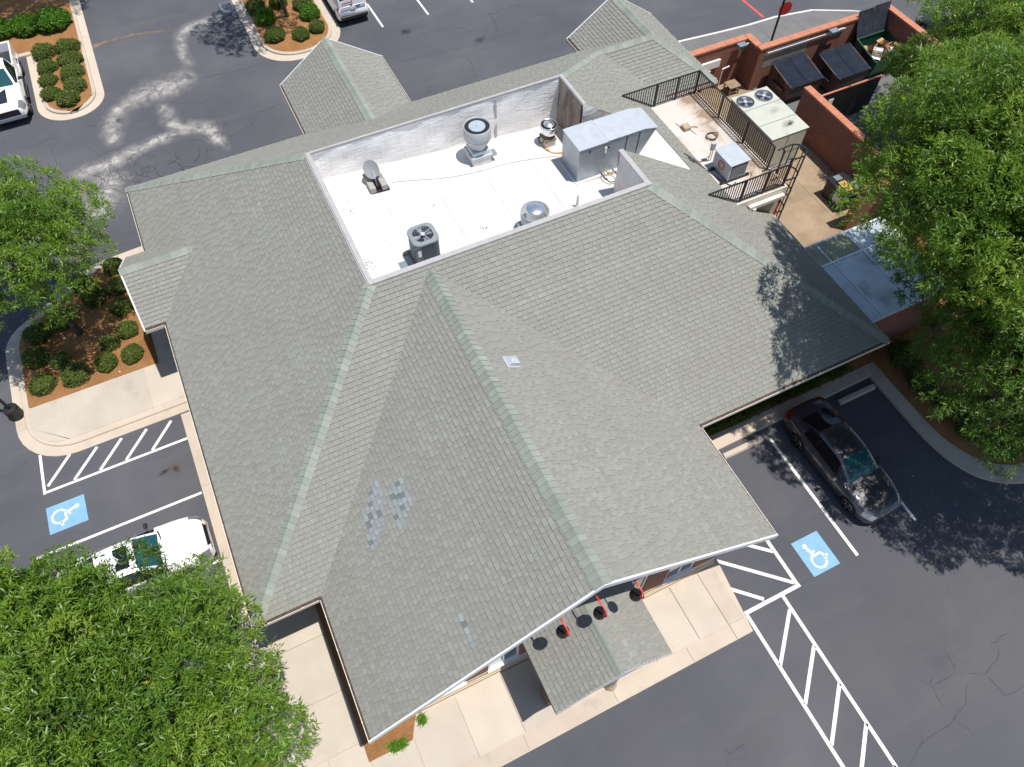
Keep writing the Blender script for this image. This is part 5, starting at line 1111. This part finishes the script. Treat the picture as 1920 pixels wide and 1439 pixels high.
# ---------------------------------------------------------------- vehicles
def interp(tab, x):
    xs = [p[0] for p in tab]; return float(np.interp(x, xs, [p[1] for p in tab]))
def sm(tab, x, h=.10): return (interp(tab, x-h)+2*interp(tab, x)+interp(tab, x+h))/4
def vehicle(name, label, cat, paint, spec, loc, rot):
    """x forward; lofted lower body with wheel arches, lofted cabin split into roof, glass and pillars"""
    t = thing(name, label, cat, (0, 0, 0)); sp = spec; L0, L1 = sp['x']; hw, deck, sill = sp['hw'], sp['deck'], sp['sill']; wr = sp['wr']; ra = wr+.045
    xs = sorted(set([round(v, 3) for v in np.linspace(L0, L1, 60)]+[round(wx+ra*math.cos(a), 3) for wx in sp['wheels'] for a in np.linspace(0, math.pi, 17)]))
    bot = lambda x: max([interp(sill, x)]+[wr+math.sqrt(max(0, ra*ra-(x-wx)**2)) if abs(x-wx) < ra else 0 for wx in sp['wheels']])
    V = []; F = []; np_ = 9
    for x in xs:
        w_ = sm(hw, x, .06); zd = sm(deck, x, .08); zb = min(bot(x), zd-.06); zm = max(zb+.02, min(.62*zd, zd-.1)); cr = sp.get('crown', .045)
        ring = [(w_-.05, zb), (w_-.005, zb+.3*(zm-zb)), (w_, zm), (w_-.012, zm+.45*(zd-zm)), (w_-.05, zd-.045), (w_-.13, zd-.004), (w_*.70, zd+cr*.35), (w_*.35, zd+cr*.85), (0, zd+cr)]
        V += [(x, y, z) for y, z in ring]+[(x, -y, z) for y, z in ring[:-1]]
    st = 2*np_-1
    for i in range(len(xs)-1):
        a, b = i*st, (i+1)*st
        for k in range(np_-1): F.append((a+k, a+k+1, b+k+1, b+k))
        right = [np_+k for k in range(np_-1)]+[np_-1]
        for k in range(np_-1): F.append((a+right[k], b+right[k], b+right[k+1], a+right[k+1]))
    for e, rev in ((0, False), ((len(xs)-1)*st, True)):
        loop = [e+k for k in range(np_)]+[e+np_+k for k in range(np_-2, -1, -1)]; F.append(tuple(loop if rev else loop[::-1]))
    MB().add(V, F).build('body', paint, t, smooth=True)
    MB().box(L0+.25, L1-.25, -sp['hw'][len(hw)//2][1]+.22, sp['hw'][len(hw)//2][1]-.22, .2, .55).build('underbody', 'car_trim', t)
    # cabin
    S = sp['cabin']; n = len(S); N = 7; V = []
    for (x, zr, wrf) in S:
        zb_ = sm(deck, x, .08)-.02; wb = sm(hw, x, .06)-.07; wrf = min(wrf, wb); hs = max(zr-.055, zb_) if zr > zb_+.06 else zb_
        ring = [(wb, zb_), (wb-(wb-wrf)*.42, zb_+(hs-zb_)*.5), (wrf, hs), (wrf-.09 if zr > zb_+.1 else wrf*.85, max(zr-.015, zb_)), (wrf*.5, zr), (0, zr+.008)]
        V += [(x, y, z) for y, z in ring]+[(x, -y, z) for y, z in ring[-2::-1]]
    st = 11; parts = {'roof_shell': [], 'windshield': [], 'rear_window': [], 'side_window': []}
    ws, rw_, sidew = sp['ws'], sp['rw'], sp['sw']
    for i in range(n-1):
        for k in range(10):
            f = (i*st+k, (i+1)*st+k, (i+1)*st+k+1, i*st+k+1); kk = min(k, 9-k); key = 'roof_shell'
            if ws[0] <= i < ws[1] and kk >= 3: key = 'windshield'
            elif rw_[0] <= i < rw_[1] and kk >= 3: key = 'rear_window'
            elif kk <= 1 and any(a <= i < b for a, b in sidew): key = 'side_window'
            parts[key].append(f)
    for key, fs in parts.items():
        if not fs: continue
        if key == 'side_window':
            for s in (0, 1):
                g = [f for f in fs if ((f[0] % st) < 5) == (s == 0)]
                if g: MB().add(V, g).build(key, sp.get('sglass', 'glass_dark'), t, smooth=True)
        else: MB().add(V, fs).build(key, {'roof_shell': paint, 'windshield': sp.get('glass', 'glass_teal'), 'rear_window': 'glass_dark'}[key], t, smooth=True)
    for o in list(t.children):
        if o.name.split('.')[0] in ('roof_shell', 'windshield', 'rear_window', 'side_window'):
            me = o.data; used = sorted({i for p in me.polygons for i in p.vertices}); mp = {a: b for b, a in enumerate(used)}
            nm = bpy.data.meshes.new(o.name); nm.from_pydata([me.vertices[i].co[:] for i in used], [], [tuple(mp[i] for i in p.vertices) for p in me.polygons]); nm.polygons.foreach_set('use_smooth', [True]*len(nm.polygons)); nm.materials.append(me.materials[0]); o.data = nm
    # wheels
    for wx in sp['wheels']:
        wy = sm(hw, wx)-.13
        for s in (-1, 1):
            ty = MB().lathe([(wr-.11, -.10), (wr-.02, -.11), (wr, -.07), (wr, .07), (wr-.02, .11), (wr-.11, .10)], (wx, s*wy, wr), 30, (0, 1, 0), cap=False).build('wheel', 'rubber', t, smooth=True)
            MB().lathe([(wr-.105, .0), (wr-.11, .07*1), (0, .05)], (wx, s*wy, wr), 24, (0, s, 0), cap=False).build('rim', 'rim_dark', ty)
            m = MB()
            for k in range(5):
                a = k*2*math.pi/5; d = Vector((math.cos(a), 0, math.sin(a))); c = Vector((wx, s*(wy+.095), wr)); q = Vector((-math.sin(a), 0, math.cos(a)))
                m.add([c+d*.04-q*.035, c+d*(wr-.12)-q*.055-q*.05, c+d*(wr-.12)+q*.01, c+d*.04+q*.035], [(0, 1, 2, 3)])
            m.lathe([(wr-.115, .09), (wr-.13, .102)], (wx, s*wy, wr), 28, (0, s, 0), cap=False); m.build('spokes', 'rim', ty)
    # mirrors, lamps, grille
    mx, mz = sp['mirror']; my = sm(hw, mx)
    for s in (-1, 1):
        m = MB(); c = Vector((mx, s*(my+.13), mz)); V = []
        for a, b, h in ((-.07, -.09, -.06), (.05, -.09, -.05), (.07, .09, -.06), (-.05, .09, -.06), (-.08, -.08, .07), (.02, -.09, .06), (.04, .07, .06), (-.06, .09, .07)): V.append(c+Vector((a, b*s, h)))
        m.add(V, [(3, 2, 1, 0), (4, 5, 6, 7), (0, 1, 5, 4), (1, 2, 6, 5), (2, 3, 7, 6), (3, 0, 4, 7)]).build('mirror', sp.get('mirror_mat', paint), t, smooth=False, bevel=.025, bseg=2)
        MB().bar(c-Vector((0, s*.14, .05)), c-Vector((0, s*.03, .03)), .06, .04).build('mirror_arm', 'car_trim', t)
    def patch(nm, mat, x0, x1, y0, y1, zlo, zhi, off=.012):
        for s in (-1, 1):
            V = []; F = []; nn = 6
            for i in range(nn+1):
                x = x0+(x1-x0)*i/nn; w_ = sm(hw, x, .06); y = min(y1, w_-.01) if y1 else w_
                sg = 1 if x1 > 0 else -1; zd = sm(deck, x, .08); V += [(x+off*sg, s*(w_+.010), min(zlo, zd-.10)), (x+off*sg, s*(w_-.040), zd-.028), (x+off*sg*.5, s*(w_-.20), zd+.022)]
            for i in range(nn):
                for k in range(2): a = i*3+k; F.append((a, a+3, a+4, a+1) if s > 0 else (a, a+1, a+4, a+3))
            MB().add(V, F).build(nm, mat, t, smooth=True)
    h = sp['lamps']; patch('headlight', 'headlight', h[0], h[1], 0, 0, h[2], h[3]); r = sp['tails']; patch('tail_light', 'lamp_red', r[0], r[1], 0, 0, r[2], r[3])
    gx, gw, g0, g1 = sp['grille']; MB().box(gx-.03, gx+.012, -gw, gw, g0, g1).build('grille', 'grill_black', t, bevel=.01)
    MB().box(gx-.02, gx+.02, -gw*.95, gw*.95, g1, g1+.03).build('grille_bar', sp.get('bar', 'chrome'), t)
    # shut lines
    P = [(sp['hood'][1]+.02*math.cos(a*1.2)-.06*abs(a)**2, a*.62, sm(deck, sp['hood'][1]-.06*abs(a)**2, .08)+.030) for a in np.linspace(-1, 1, 13)]; MB().tube(P, .006, 4).build('hood_gap', 'car_trim', t)
    for y in (-.58, .58):
        P = [(x, y*(1-.12*max(0, (x-1.2))), sm(deck, x, .08)+sp.get('crown', .045)*.45+.004) for x in np.linspace(sp['hood'][0], sp['hood'][1], 9)]; MB().tube(P, .006, 4).build('hood_crease', paint, t)
    for f in sp.get('extra', []): f(t)
    t.location = loc; t.rotation_euler = (0, 0, rot); return t
sedan = dict(x=(-2.44, 2.44), hw=[(-2.44, .62), (-2.38, .78), (-2.1, .875), (-1.4, .915), (0, .93), (1.5, .925), (1.95, .89), (2.2, .80), (2.36, .66), (2.44, .46)],
    deck=[(-2.44, .86), (-2.38, 1.02), (-2.2, 1.055), (-1.7, 1.06), (0, .985), (.95, .97), (1.4, .91), (1.9, .82), (2.2, .74), (2.36, .66), (2.44, .55)],
    sill=[(-2.44, .45), (-2.2, .32), (-1.7, .24), (1.9, .22), (2.2, .24), (2.44, .34)], wr=.335, wheels=(-1.37, 1.47),
    cabin=[(1.02, .975, .70), (.86, 1.06, .69), (.55, 1.24, .655), (.22, 1.395, .62), (-.05, 1.432, .61), (-.45, 1.445, .605), (-.85, 1.42, .60), (-1.05, 1.385, .59), (-1.35, 1.27, .60), (-1.68, 1.14, .63), (-1.98, 1.06, .68)],
    ws=(0, 3), rw=(7, 10), sw=((1, 5), (5, 8)), mirror=(.62, 1.0), lamps=(1.98, 2.36, .60, .68), tails=(-2.12, -2.40, .82, .93), grille=(2.415, .42, .40, .56), hood=(1.05, 2.2), sglass='glass_dark', bar='car_trim')
vehicle('parked_car', 'dark grey sedan parked in the tree shade right of the building', 'car', 'car_grey', sedan, (16.02, 5.55, 0), -math.pi/2+.02)
def sunroof(t): MB().box(-.42, .02, -.40, .40, 1.437, 1.447).build('sunroof', 'glass_dark', t, bevel=.004)
def lamp_amber(t):
    for s in (-1, 1): MB().obox((2.16, s*.80, .62), (.10, -s*.06, 0), (.012, s*.016, 0), (0, 0, .045)).build('turn_signal', 'lamp_orange', t)
def cowl(t): MB().tube([(.92+.10*math.cos(a), .70*math.sin(a), 1.005) for a in np.linspace(-1.3, 1.3, 15)], .035, 5).build('cowl_strip', 'car_trim', t)
def slot(t): MB().add([(2.425, -.36, .662), (2.425, .36, .662), (2.33, .44, .785), (2.33, -.44, .785)], [(0, 1, 2, 3)]).build('upper_grille', 'grill_black', t)
white = dict(sedan); white['extra'] = [sunroof, lamp_amber, cowl, slot]; white['lamps'] = (1.95, 2.34, .60, .72); white['mirror_mat'] = 'car_trim'; white['grille'] = (2.42, .50, .42, .60)
white['hw'] = [(-2.44, .66), (-2.38, .80), (-2.1, .885), (-1.4, .915), (0, .925), (1.6, .925), (2.02, .90), (2.24, .83), (2.38, .70), (2.44, .52)]
white['deck'] = [(-2.44, .86), (-2.38, 1.02), (-2.2, 1.06), (-1.7, 1.06), (0, 1.0), (.95, 1.0), (1.4, .965), (1.9, .89), (2.2, .80), (2.38, .70), (2.44, .55)]
vehicle('parked_car', 'white sedan with sunroof in the left bay, partly under the big tree', 'car', 'car_white', white, (-7.95, 12.72, 0), 0)
dark = dict(sedan)
vehicle('parked_car', 'black car behind the dumpster enclosure, mostly hidden by the tree', 'car', 'car_black', dark, (38.3, 23.4, 0), math.pi/2)
def bed(t):
    MB().box(-2.78, -.72, -.80, .80, .78, .82).build('bed_liner', 'car_black', t)
    for s in (-1, 1): MB().box(-2.86, -.66, s*.93-.09*(s > 0)-.0*(s < 0), s*.93+.09*(s < 0), .70, 1.30).build('bed_side', 'car_white', t, bevel=.02)
    MB().box(-2.9, -2.80, -.84, .84, .60, 1.28).build('tailgate', 'car_white', t, bevel=.02); MB().box(-.74, -.66, -.84, .84, .7, 1.28).build('bulkhead', 'car_white', t)
    MB().box(2.62, 2.76, -.80, .80, .42, .62).build('front_bumper', 'chrome', t, bevel=.03); MB().box(1.25, 2.35, -.30, .30, 1.215, 1.235).build('hood_decal', 'car_black', t)
    MB().box(.1, .5, -.05, .05, 1.90, 1.93).build('roof_marker', 'car_black', t); MB().box(-.2, .15, -.48, .48, 1.905, 1.915).build('sunroof', 'glass_dark', t)
    for s in (-1, 1): MB().box(-.6, 1.1, s*.98-.05, s*.98+.05, .38, .44).build('side_step', 'car_black', t)
pick = dict(x=(-2.9, 2.72), hw=[(-2.9, .88), (-2.8, .97), (0, .99), (1.9, .99), (2.35, .96), (2.6, .88), (2.72, .78)], deck=[(-2.9, .74), (-.7, .74), (-.6, 1.22), (1.0, 1.20), (2.2, 1.16), (2.5, 1.10), (2.65, 1.0), (2.72, .9)],
    sill=[(-2.9, .5), (2.72, .5)], wr=.41, wheels=(-1.85, 1.75), cabin=[(1.12, 1.20, .84), (.95, 1.30, .82), (.7, 1.50, .77), (.38, 1.78, .70), (.15, 1.87, .68), (-.1, 1.895, .68), (-.4, 1.88, .68), (-.52, 1.83, .68), (-.62, 1.5, .74), (-.68, 1.24, .80)],
    ws=(0, 3), rw=(7, 9), sw=((1, 3), (3, 6)), mirror=(.78, 1.32), lamps=(2.3, 2.66, .86, 1.0), tails=(-2.75, -2.88, .6, .72), grille=(2.715, .62, .62, .92), hood=(1.2, 2.5), mirror_mat='car_trim', extra=[bed], crown=.05, bar='car_black')
vehicle('pickup_truck', 'white crew pickup truck with dark bed parked beside the corner island', 'pickup truck', 'car_white', pick, (-9.38, 41.55, 0), -math.pi/2)
def vanx(t):
    MB().box(-2.235, -2.20, -.72, .72, .95, 1.12).build('plate_panel', 'van_white', t); MB().box(-2.245, -2.236, -.15, .15, .92, 1.06).build('licence_plate', 'paper_white', t); MB().box(-2.2442, -2.236, -.42, -.16, 1.0, 1.12).build('plate_recess', 'plate_blue', t)
    MB().box(-2.30, -2.1, -.80, .80, .40, .62).build('rear_bumper', 'car_trim', t, bevel=.04); MB().box(-2.22, -2.19, -.004, .004, .62, 1.7).build('door_gap', 'car_trim', t)
    MB().box(-2.228, -2.222, .05, .62, 1.30, 1.36).build('red_lettering', 'paint_red', t); MB().lathe([(.06, 0), (.06, .01)], (-2.225, .08, 1.18), 20, (-1, 0, 0)).build('emblem', 'plate_blue', t)
van = dict(x=(-2.22, 2.22), hw=[(-2.22, .86), (-2.1, .91), (0, .92), (1.7, .91), (2.05, .82), (2.22, .62)], deck=[(-2.22, 1.1), (.8, 1.08), (1.3, 1.04), (1.9, .92), (2.15, .78), (2.22, .62)], sill=[(-2.22, .42), (-1.9, .3), (2.22, .28)], wr=.33, wheels=(-1.45, 1.42),
    cabin=[(1.45, 1.05, .80), (1.2, 1.22, .78), (.9, 1.45, .75), (.55, 1.70, .72), (.25, 1.80, .72), (-.4, 1.84, .72), (-1.2, 1.84, .72), (-1.9, 1.82, .72), (-2.1, 1.78, .72), (-2.17, 1.5, .78), (-2.21, 1.12, .82)],
    ws=(0, 3), rw=(8, 9), sw=((1, 3), (3, 4)), mirror=(.95, 1.2), lamps=(1.75, 2.12, .75, .88), tails=(-2.0, -2.2, .95, 1.5), grille=(2.2, .45, .4, .62), hood=(1.5, 2.0), extra=[vanx])
vehicle('delivery_van', 'white compact van with a red marking, cut off at the top edge', 'van', 'van_white', van, (9.2, 42.0, 0), math.pi/2)

# ---------------------------------------------------------------- trees and shrubs
def leaves(C, D, nl, ln, wd, rng, tone_base, spread=.75, face=0.):
    """tufts of narrow leaves: C centres, D outward directions -> verts, quads, tones"""
    k = len(C); C = np.repeat(C, nl, 0); D = np.repeat(D, nl, 0); tb = np.repeat(tone_base, nl); n = k*nl
    d = D*.55+rng.normal(0, spread, (n, 3)); d[:, 2] += .05; d /= np.linalg.norm(d, axis=1)[:, None]
    up = rng.normal(0, .5, (n, 3))+D*face; up[:, 2] += 1.0-.6*min(1, face); s = np.cross(d, up); s /= (np.linalg.norm(s, axis=1)[:, None]+1e-9); nn = np.cross(s, d)
    L = ln*rng.uniform(.65, 1.25, n)[:, None]; W_ = wd*rng.uniform(.7, 1.3, n)[:, None]; B = C+d*L*.08+rng.normal(0, ln*.25, (n, 3))
    V = np.empty((n, 4, 3)); V[:, 0] = B; V[:, 1] = B+d*L*.45+s*W_*.5-nn*W_*.12; V[:, 2] = B+d*L-nn*L*.12; V[:, 3] = B+d*L*.45-s*W_*.5-nn*W_*.12
    return V.reshape(-1, 3), np.arange(n*4).reshape(-1, 4), np.clip(tb+rng.normal(0, .13, n), 0, 1)
def make_tree(label, base, cc, cr, nclump, tufts, seed, lean=(0, 0), mat='leaf', bark='bark', clump_r=(.55, 1.0), ln=.18, wd=.036, nl=12, trunk_r=.17, lobes=(), spf=.93, core=.16):
    rng = np.random.default_rng(seed); t = thing('tree', label, 'tree', (base[0], base[1], 0)); cc = np.array(cc, float); cr = np.array(cr, float)
    U = []; CL = []; sp = spf*math.sqrt((cr[0]*cr[1]*2*math.pi+math.pi*(cr[0]+cr[1])*cr[2]*.6)/nclump)
    for tries in range(nclump*40):
        q = rng.normal(0, 1, 3); q /= np.linalg.norm(q)
        if q[2] < -.45: continue
        c = cc+q*cr*(rng.uniform(.25, 1.0)**.3)*(1+rng.normal(0, .07))
        if all(np.sum((c-o)**2) > sp*sp for o in CL): U.append(q); CL.append(c)
        if len(CL) >= nclump: break
    u = np.array(U); cl = np.array(CL); R0 = rng.uniform(*clump_r, len(u))
    for lx_, ly_, lz_, lr_, ln_ in lobes:
        q = rng.normal(0, 1, (ln_, 3)); q /= np.linalg.norm(q, axis=1)[:, None]; q[:, 2] = np.abs(q[:, 2]); u = np.concatenate([u, q]); cl = np.concatenate([cl, np.array([lx_, ly_, lz_])+q*lr_*rng.uniform(.3, 1, ln_)[:, None]]); R0 = np.concatenate([R0, rng.uniform(*clump_r, ln_)])
    C = []; D = []; T = []
    for i in range(len(u)):
        n = int(tufts*(R0[i]/.95)**2); v = rng.normal(0, 1, (n, 3)); v /= np.linalg.norm(v, axis=1)[:, None]; v[:, 2] = np.abs(v[:, 2])*np.where(rng.random(n) < .72, 1, -1)
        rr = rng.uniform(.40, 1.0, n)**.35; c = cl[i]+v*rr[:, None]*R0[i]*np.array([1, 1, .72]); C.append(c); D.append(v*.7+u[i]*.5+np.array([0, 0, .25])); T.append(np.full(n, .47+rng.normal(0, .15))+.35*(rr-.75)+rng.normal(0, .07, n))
    C = np.concatenate(C); D = np.concatenate(D); T = np.concatenate(T); D /= np.linalg.norm(D, axis=1)[:, None]
    yel = rng.random(len(T)) < .004; V, Q, tn = leaves(C, D, nl, ln, wd, rng, T); ty = np.repeat(yel, nl); tn = np.where(ty, 1.0, np.minimum(tn, .96))
    # inner foliage, crown shade put into its dark leaf tone
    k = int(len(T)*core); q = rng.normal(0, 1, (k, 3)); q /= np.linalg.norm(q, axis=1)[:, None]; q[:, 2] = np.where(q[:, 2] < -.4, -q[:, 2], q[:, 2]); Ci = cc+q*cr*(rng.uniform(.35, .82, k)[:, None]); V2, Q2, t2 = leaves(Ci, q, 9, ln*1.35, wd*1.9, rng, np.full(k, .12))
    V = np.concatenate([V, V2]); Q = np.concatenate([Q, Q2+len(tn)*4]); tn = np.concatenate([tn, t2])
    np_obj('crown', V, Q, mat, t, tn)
    m = MB(); b = Vector((*base, -.05)); top = Vector(cc)+Vector((0, 0, cr[2]*.45)); mid = b.lerp(top, .35)+Vector((lean[0], lean[1], 0))
    P = smooth_path([b, mid, Vector(cc)-Vector((0, 0, cr[2]*.3)), top], 6); m.tube(P, [trunk_r*(1.25 if i == 0 else 1)*(1-.8*i/len(P)) for i in range(len(P))], 9)
    tr = m.build('trunk', bark, t, smooth=True)
    rnd = random.Random(seed)
    for i in range(0, len(u), max(1, len(u)//18)):
        s = P[min(len(P)-3, max(4, int(len(P)*(.38+.45*rnd.random()))))]; e = Vector(cl[i]); q = s.lerp(e, .5)+Vector((rnd.uniform(-.3, .3), rnd.uniform(-.3, .3), rnd.uniform(-.1, .35)))
        MB().tube(smooth_path([s, q, e], 5), [trunk_r*.30*(1-.08*k) for k in range(11)], 6).build('limb', bark, tr, smooth=True)
    return t
make_tree('big bright green tree filling the lower left corner beside the white sedan', (-8.6, 6.0), (-8.6, 6.25, 4.65), (4.0, 4.15, 2.1), 130, 105, 21, trunk_r=.2, clump_r=(.7, 1.1), lobes=[(-10.6, 10.7, 5.0, 1.7, 30), (-8.9, 10.2, 4.6, 1.0, 8)])
make_tree('green tree standing in the left mulch bed with its trunk showing', (-8.35, 23.92), (-8.6, 24.5, 5.0), (2.9, 3.0, 2.0), 78, 95, 22, trunk_r=.15, clump_r=(.5, .9))
make_tree('large dark green tree at the right, shading the grey sedan and kerb', (23.0, 5.2), (22.4, 4.2, 7.0), (5.6, 5.3, 3.0), 200, 100, 23, mat='leaf_dark', trunk_r=.25, core=.45)
make_tree('large green tree over the walk-in cooler and the roof corner at right', (23.9, 8.9), (20.6, 7.9, 10.1), (4.6, 4.4, 2.7), 155, 120, 24, mat='leaf', trunk_r=.25, core=.45)
make_tree('green tree in the upper right corner in front of the dumpster enclosure', (31.8, 16.5), (32.2, 16.0, 6.0), (4.2, 4.2, 2.5), 150, 80, 25, mat='leaf', trunk_r=.22, lobes=[(28.8, 18.6, 4.2, 1.3, 12), (28.0, 15.6, 5.4, 1.8, 18), (27.5, 12.5, 6.6, 2.4, 24)])
make_tree('slim tree on the rear island showing only its trunk', (5.85, 42.0), (5.1, 40.9, 8.4), (2.4, 2.2, 1.7), 34, 70, 26, trunk_r=.11, clump_r=(.5, .9))
make_tree('tree beyond the top left corner that shades the lawn there', (-6.6, 53.5), (-6.6, 48.0, 7.6), (3.6, 2.2, 1.6), 56, 70, 27, trunk_r=.2)

SHV = {}
def shrub_mesh(var, mat):
    key = (var, mat)
    if key in SHV: return SHV[key]
    rng = np.random.default_rng(100+var); n = 720; v = rng.normal(0, 1, (n, 3)); v /= np.linalg.norm(v, axis=1)[:, None]; v[:, 2] = np.where(v[:, 2] < -.35, -v[:, 2], v[:, 2])
    lump = 1+.10*np.sin(v[:, 0]*5+var)*np.sin(v[:, 1]*4+2*var)+.07*np.sin(v[:, 2]*6+var*3)
    C = v*lump[:, None]*rng.uniform(.84, .96, n)[:, None]; C[:, 2] = C[:, 2]*.62+.50
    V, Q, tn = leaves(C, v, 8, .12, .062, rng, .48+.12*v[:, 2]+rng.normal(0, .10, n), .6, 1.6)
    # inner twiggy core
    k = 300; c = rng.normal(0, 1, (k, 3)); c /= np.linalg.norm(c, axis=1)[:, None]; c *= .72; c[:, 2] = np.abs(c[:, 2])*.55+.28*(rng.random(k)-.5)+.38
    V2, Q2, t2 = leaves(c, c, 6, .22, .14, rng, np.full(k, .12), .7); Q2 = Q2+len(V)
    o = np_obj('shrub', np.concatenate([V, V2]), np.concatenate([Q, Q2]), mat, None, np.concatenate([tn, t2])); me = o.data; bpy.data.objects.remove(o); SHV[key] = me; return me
def shrub(px, py, r, label, group, mat='leaf_shrub', sx=1.0, h=1.0, rot=None, zb=.12):
    X, Y = G(px, py, .40*h)
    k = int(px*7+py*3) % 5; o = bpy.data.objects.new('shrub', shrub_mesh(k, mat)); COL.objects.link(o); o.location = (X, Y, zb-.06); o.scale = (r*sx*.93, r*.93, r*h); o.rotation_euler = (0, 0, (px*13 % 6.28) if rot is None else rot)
    return tag(o, label, 'shrub', group)
gB = 'clipped shrubs in the left mulch bed'
LB = [(210, 497, .47, 'clipped shrub at the far end of the left bed, touching the small roof corner'), (220, 534, .48, 'second clipped shrub down the row beside the small roof projection'), (226, 573, .48, 'third clipped shrub beside the small roof projection, half shaded'), (176, 553, .58, 'large dark shrub in tree shade at the top of the left bed'), (150, 530, .48, 'dark shaded shrub under the tree crown near the upper left kerb'),
      (237, 616, .46, 'sunlit round shrub right of the tree trunk, nearest the roof notch'), (203, 640, .42, 'small sunlit shrub just right of the tree trunk foot'), (246, 661, .46, 'round shrub at the right end of the left bed near the walkway'), (197, 677, .46, 'round shrub in the middle of the walkway edge of the left bed'), (139, 701, .58, 'widest shrub along the walkway edge of the left bed'),
      (110, 674, .42, 'small light green shrub behind the widest walkway shrub'), (78, 719, .52, 'round shrub at the left corner of the bed by the lamp post'), (66, 670, .55, 'shaded shrub along the left kerb, second from the lamp post'), (67, 626, .55, 'dark shrub along the left kerb, third from the lamp post'), (112, 597, .55, 'very dark shrub left of the tree trunk under the crown')]
for px, py, r, lab in LB: shrub(px, py, r, lab, gB)
gC = 'clipped shrubs on the corner island'
for px, py, r, lab, mt, sx in ((48, 52, .85, 'big bright green shrub nearest the pickup truck bed', 'leaf_shrub_bright', 1), (98, 43, .95, 'biggest bright green shrub at the top of the corner island', 'leaf_shrub_bright', 1.1), (3, 58, .8, 'bright green shrub cut by the left edge behind the pickup', 'leaf_shrub_bright', 1),
        (81, 97, .60, 'olive shrub first in the left row of the corner island', 'leaf_shrub', 1.1), (88, 125, .52, 'olive shrub second in the left row of the corner island', 'leaf_shrub', 1.1), (88, 148, .46, 'small olive shrub third in the left row of the corner island', 'leaf_shrub', 1.1), (94, 174, .52, 'olive shrub last in the left row of the corner island', 'leaf_shrub', 1.0),
        (125, 86, .55, 'olive shrub first in the right row of the corner island', 'leaf_shrub', 1.3), (131, 110, .55, 'olive shrub second in the right row of the corner island', 'leaf_shrub', 1.3), (134, 135, .55, 'olive shrub third in the right row of the corner island', 'leaf_shrub', 1.3), (139, 160, .55, 'olive shrub fourth in the right row of the corner island', 'leaf_shrub', 1.2), (126, 184, .58, 'round olive shrub at the rounded tip of the corner island', 'leaf_shrub', 1.1)):
    shrub(px, py, r, lab, gC, mt, sx, 1.0, 0.1*(px % 5))
gD = 'shrubs on the rear island'
for px, py, r, lab in ((478, 12, .6, 'tall shrub at the upper left of the rear island'), (497, 32, .62, 'tall bright shrub left of the rear island tree trunk'), (515, 65, .58, 'rounded shrub at the left front of the rear island'), (563, 62, .52, 'round shrub at the front middle of the rear island'), (593, 47, .48, 'small round shrub at the right front of the rear island'), (580, 24, .62, 'tall shrub right of the rear island tree trunk'), (567, 6, .6, 'shrub at the top edge right of the rear island trunk'), (520, 2, .55, 'shrub at the top edge left of the rear island trunk')):
    shrub(px, py, r, lab, gD, 'leaf_shrub_bright' if px in (497, 580) else 'leaf_shrub', 1, 1.15)
gE = 'shrubs in the right mulch bed'
for px, py, r, lab in ((1697, 667, .70, 'shaded shrub nearest the right roof corner'), (1730, 712, .60, 'shaded shrub second from the right roof corner'), (1782, 757, .62, 'round shrub with a sunlit top in the right bed'), (1818, 802, .55, 'shrub nearest the bend of the curved right kerb'), (1880, 838, .62, 'shrub beside the lowest part of the curved kerb'), (1832, 767, .6, 'dark shrub behind the sunlit one in the right bed'), (1915, 800, .6, 'shrub at the right picture edge above the kerb')):
    shrub(px, py, r, lab, gE, 'leaf_shrub', 1, 1.05)
# hedge strip under the right eave and grass clumps at the gable corner
def blades(name, label, c, r, n, ln, seed, kind=None, cat='plant', mat='leaf_blade', ry=None):
    rng = np.random.default_rng(seed); C = np.zeros((n, 3)); C[:, 0] = c[0]+rng.uniform(-1, 1, n)*r; C[:, 1] = c[1]+rng.uniform(-1, 1, n)*(ry or r); C[:, 2] = .14; D = np.tile(np.array([[0, 0, .9]]), (n, 1))
    V, Q, tn = leaves(C, D, 6, ln, .022, rng, .5+rng.normal(0, .15, n), .6); V[:, 2] = np.maximum(V[:, 2], .13); o = np_obj(name, V, Q, mat, None, tn); return tag(o, label, cat, kind=kind)
blades('grass_clump', 'bright green grass clump at the lower left corner of the front gable', (-2.05, 3.82), .26, 150, .12, 1, ry=.11)
blades('grass_clump', 'small green grass clump at the start of the brick front wall', (-1.13, 4.16), .11, 60, .11, 2)
blades('grass_strip', 'dark grass strip along the shaded wall behind the grey sedan', (15.6, 8.95), 3.6, 900, .22, 3, 'stuff', 'grass', 'leaf_dark', .28)
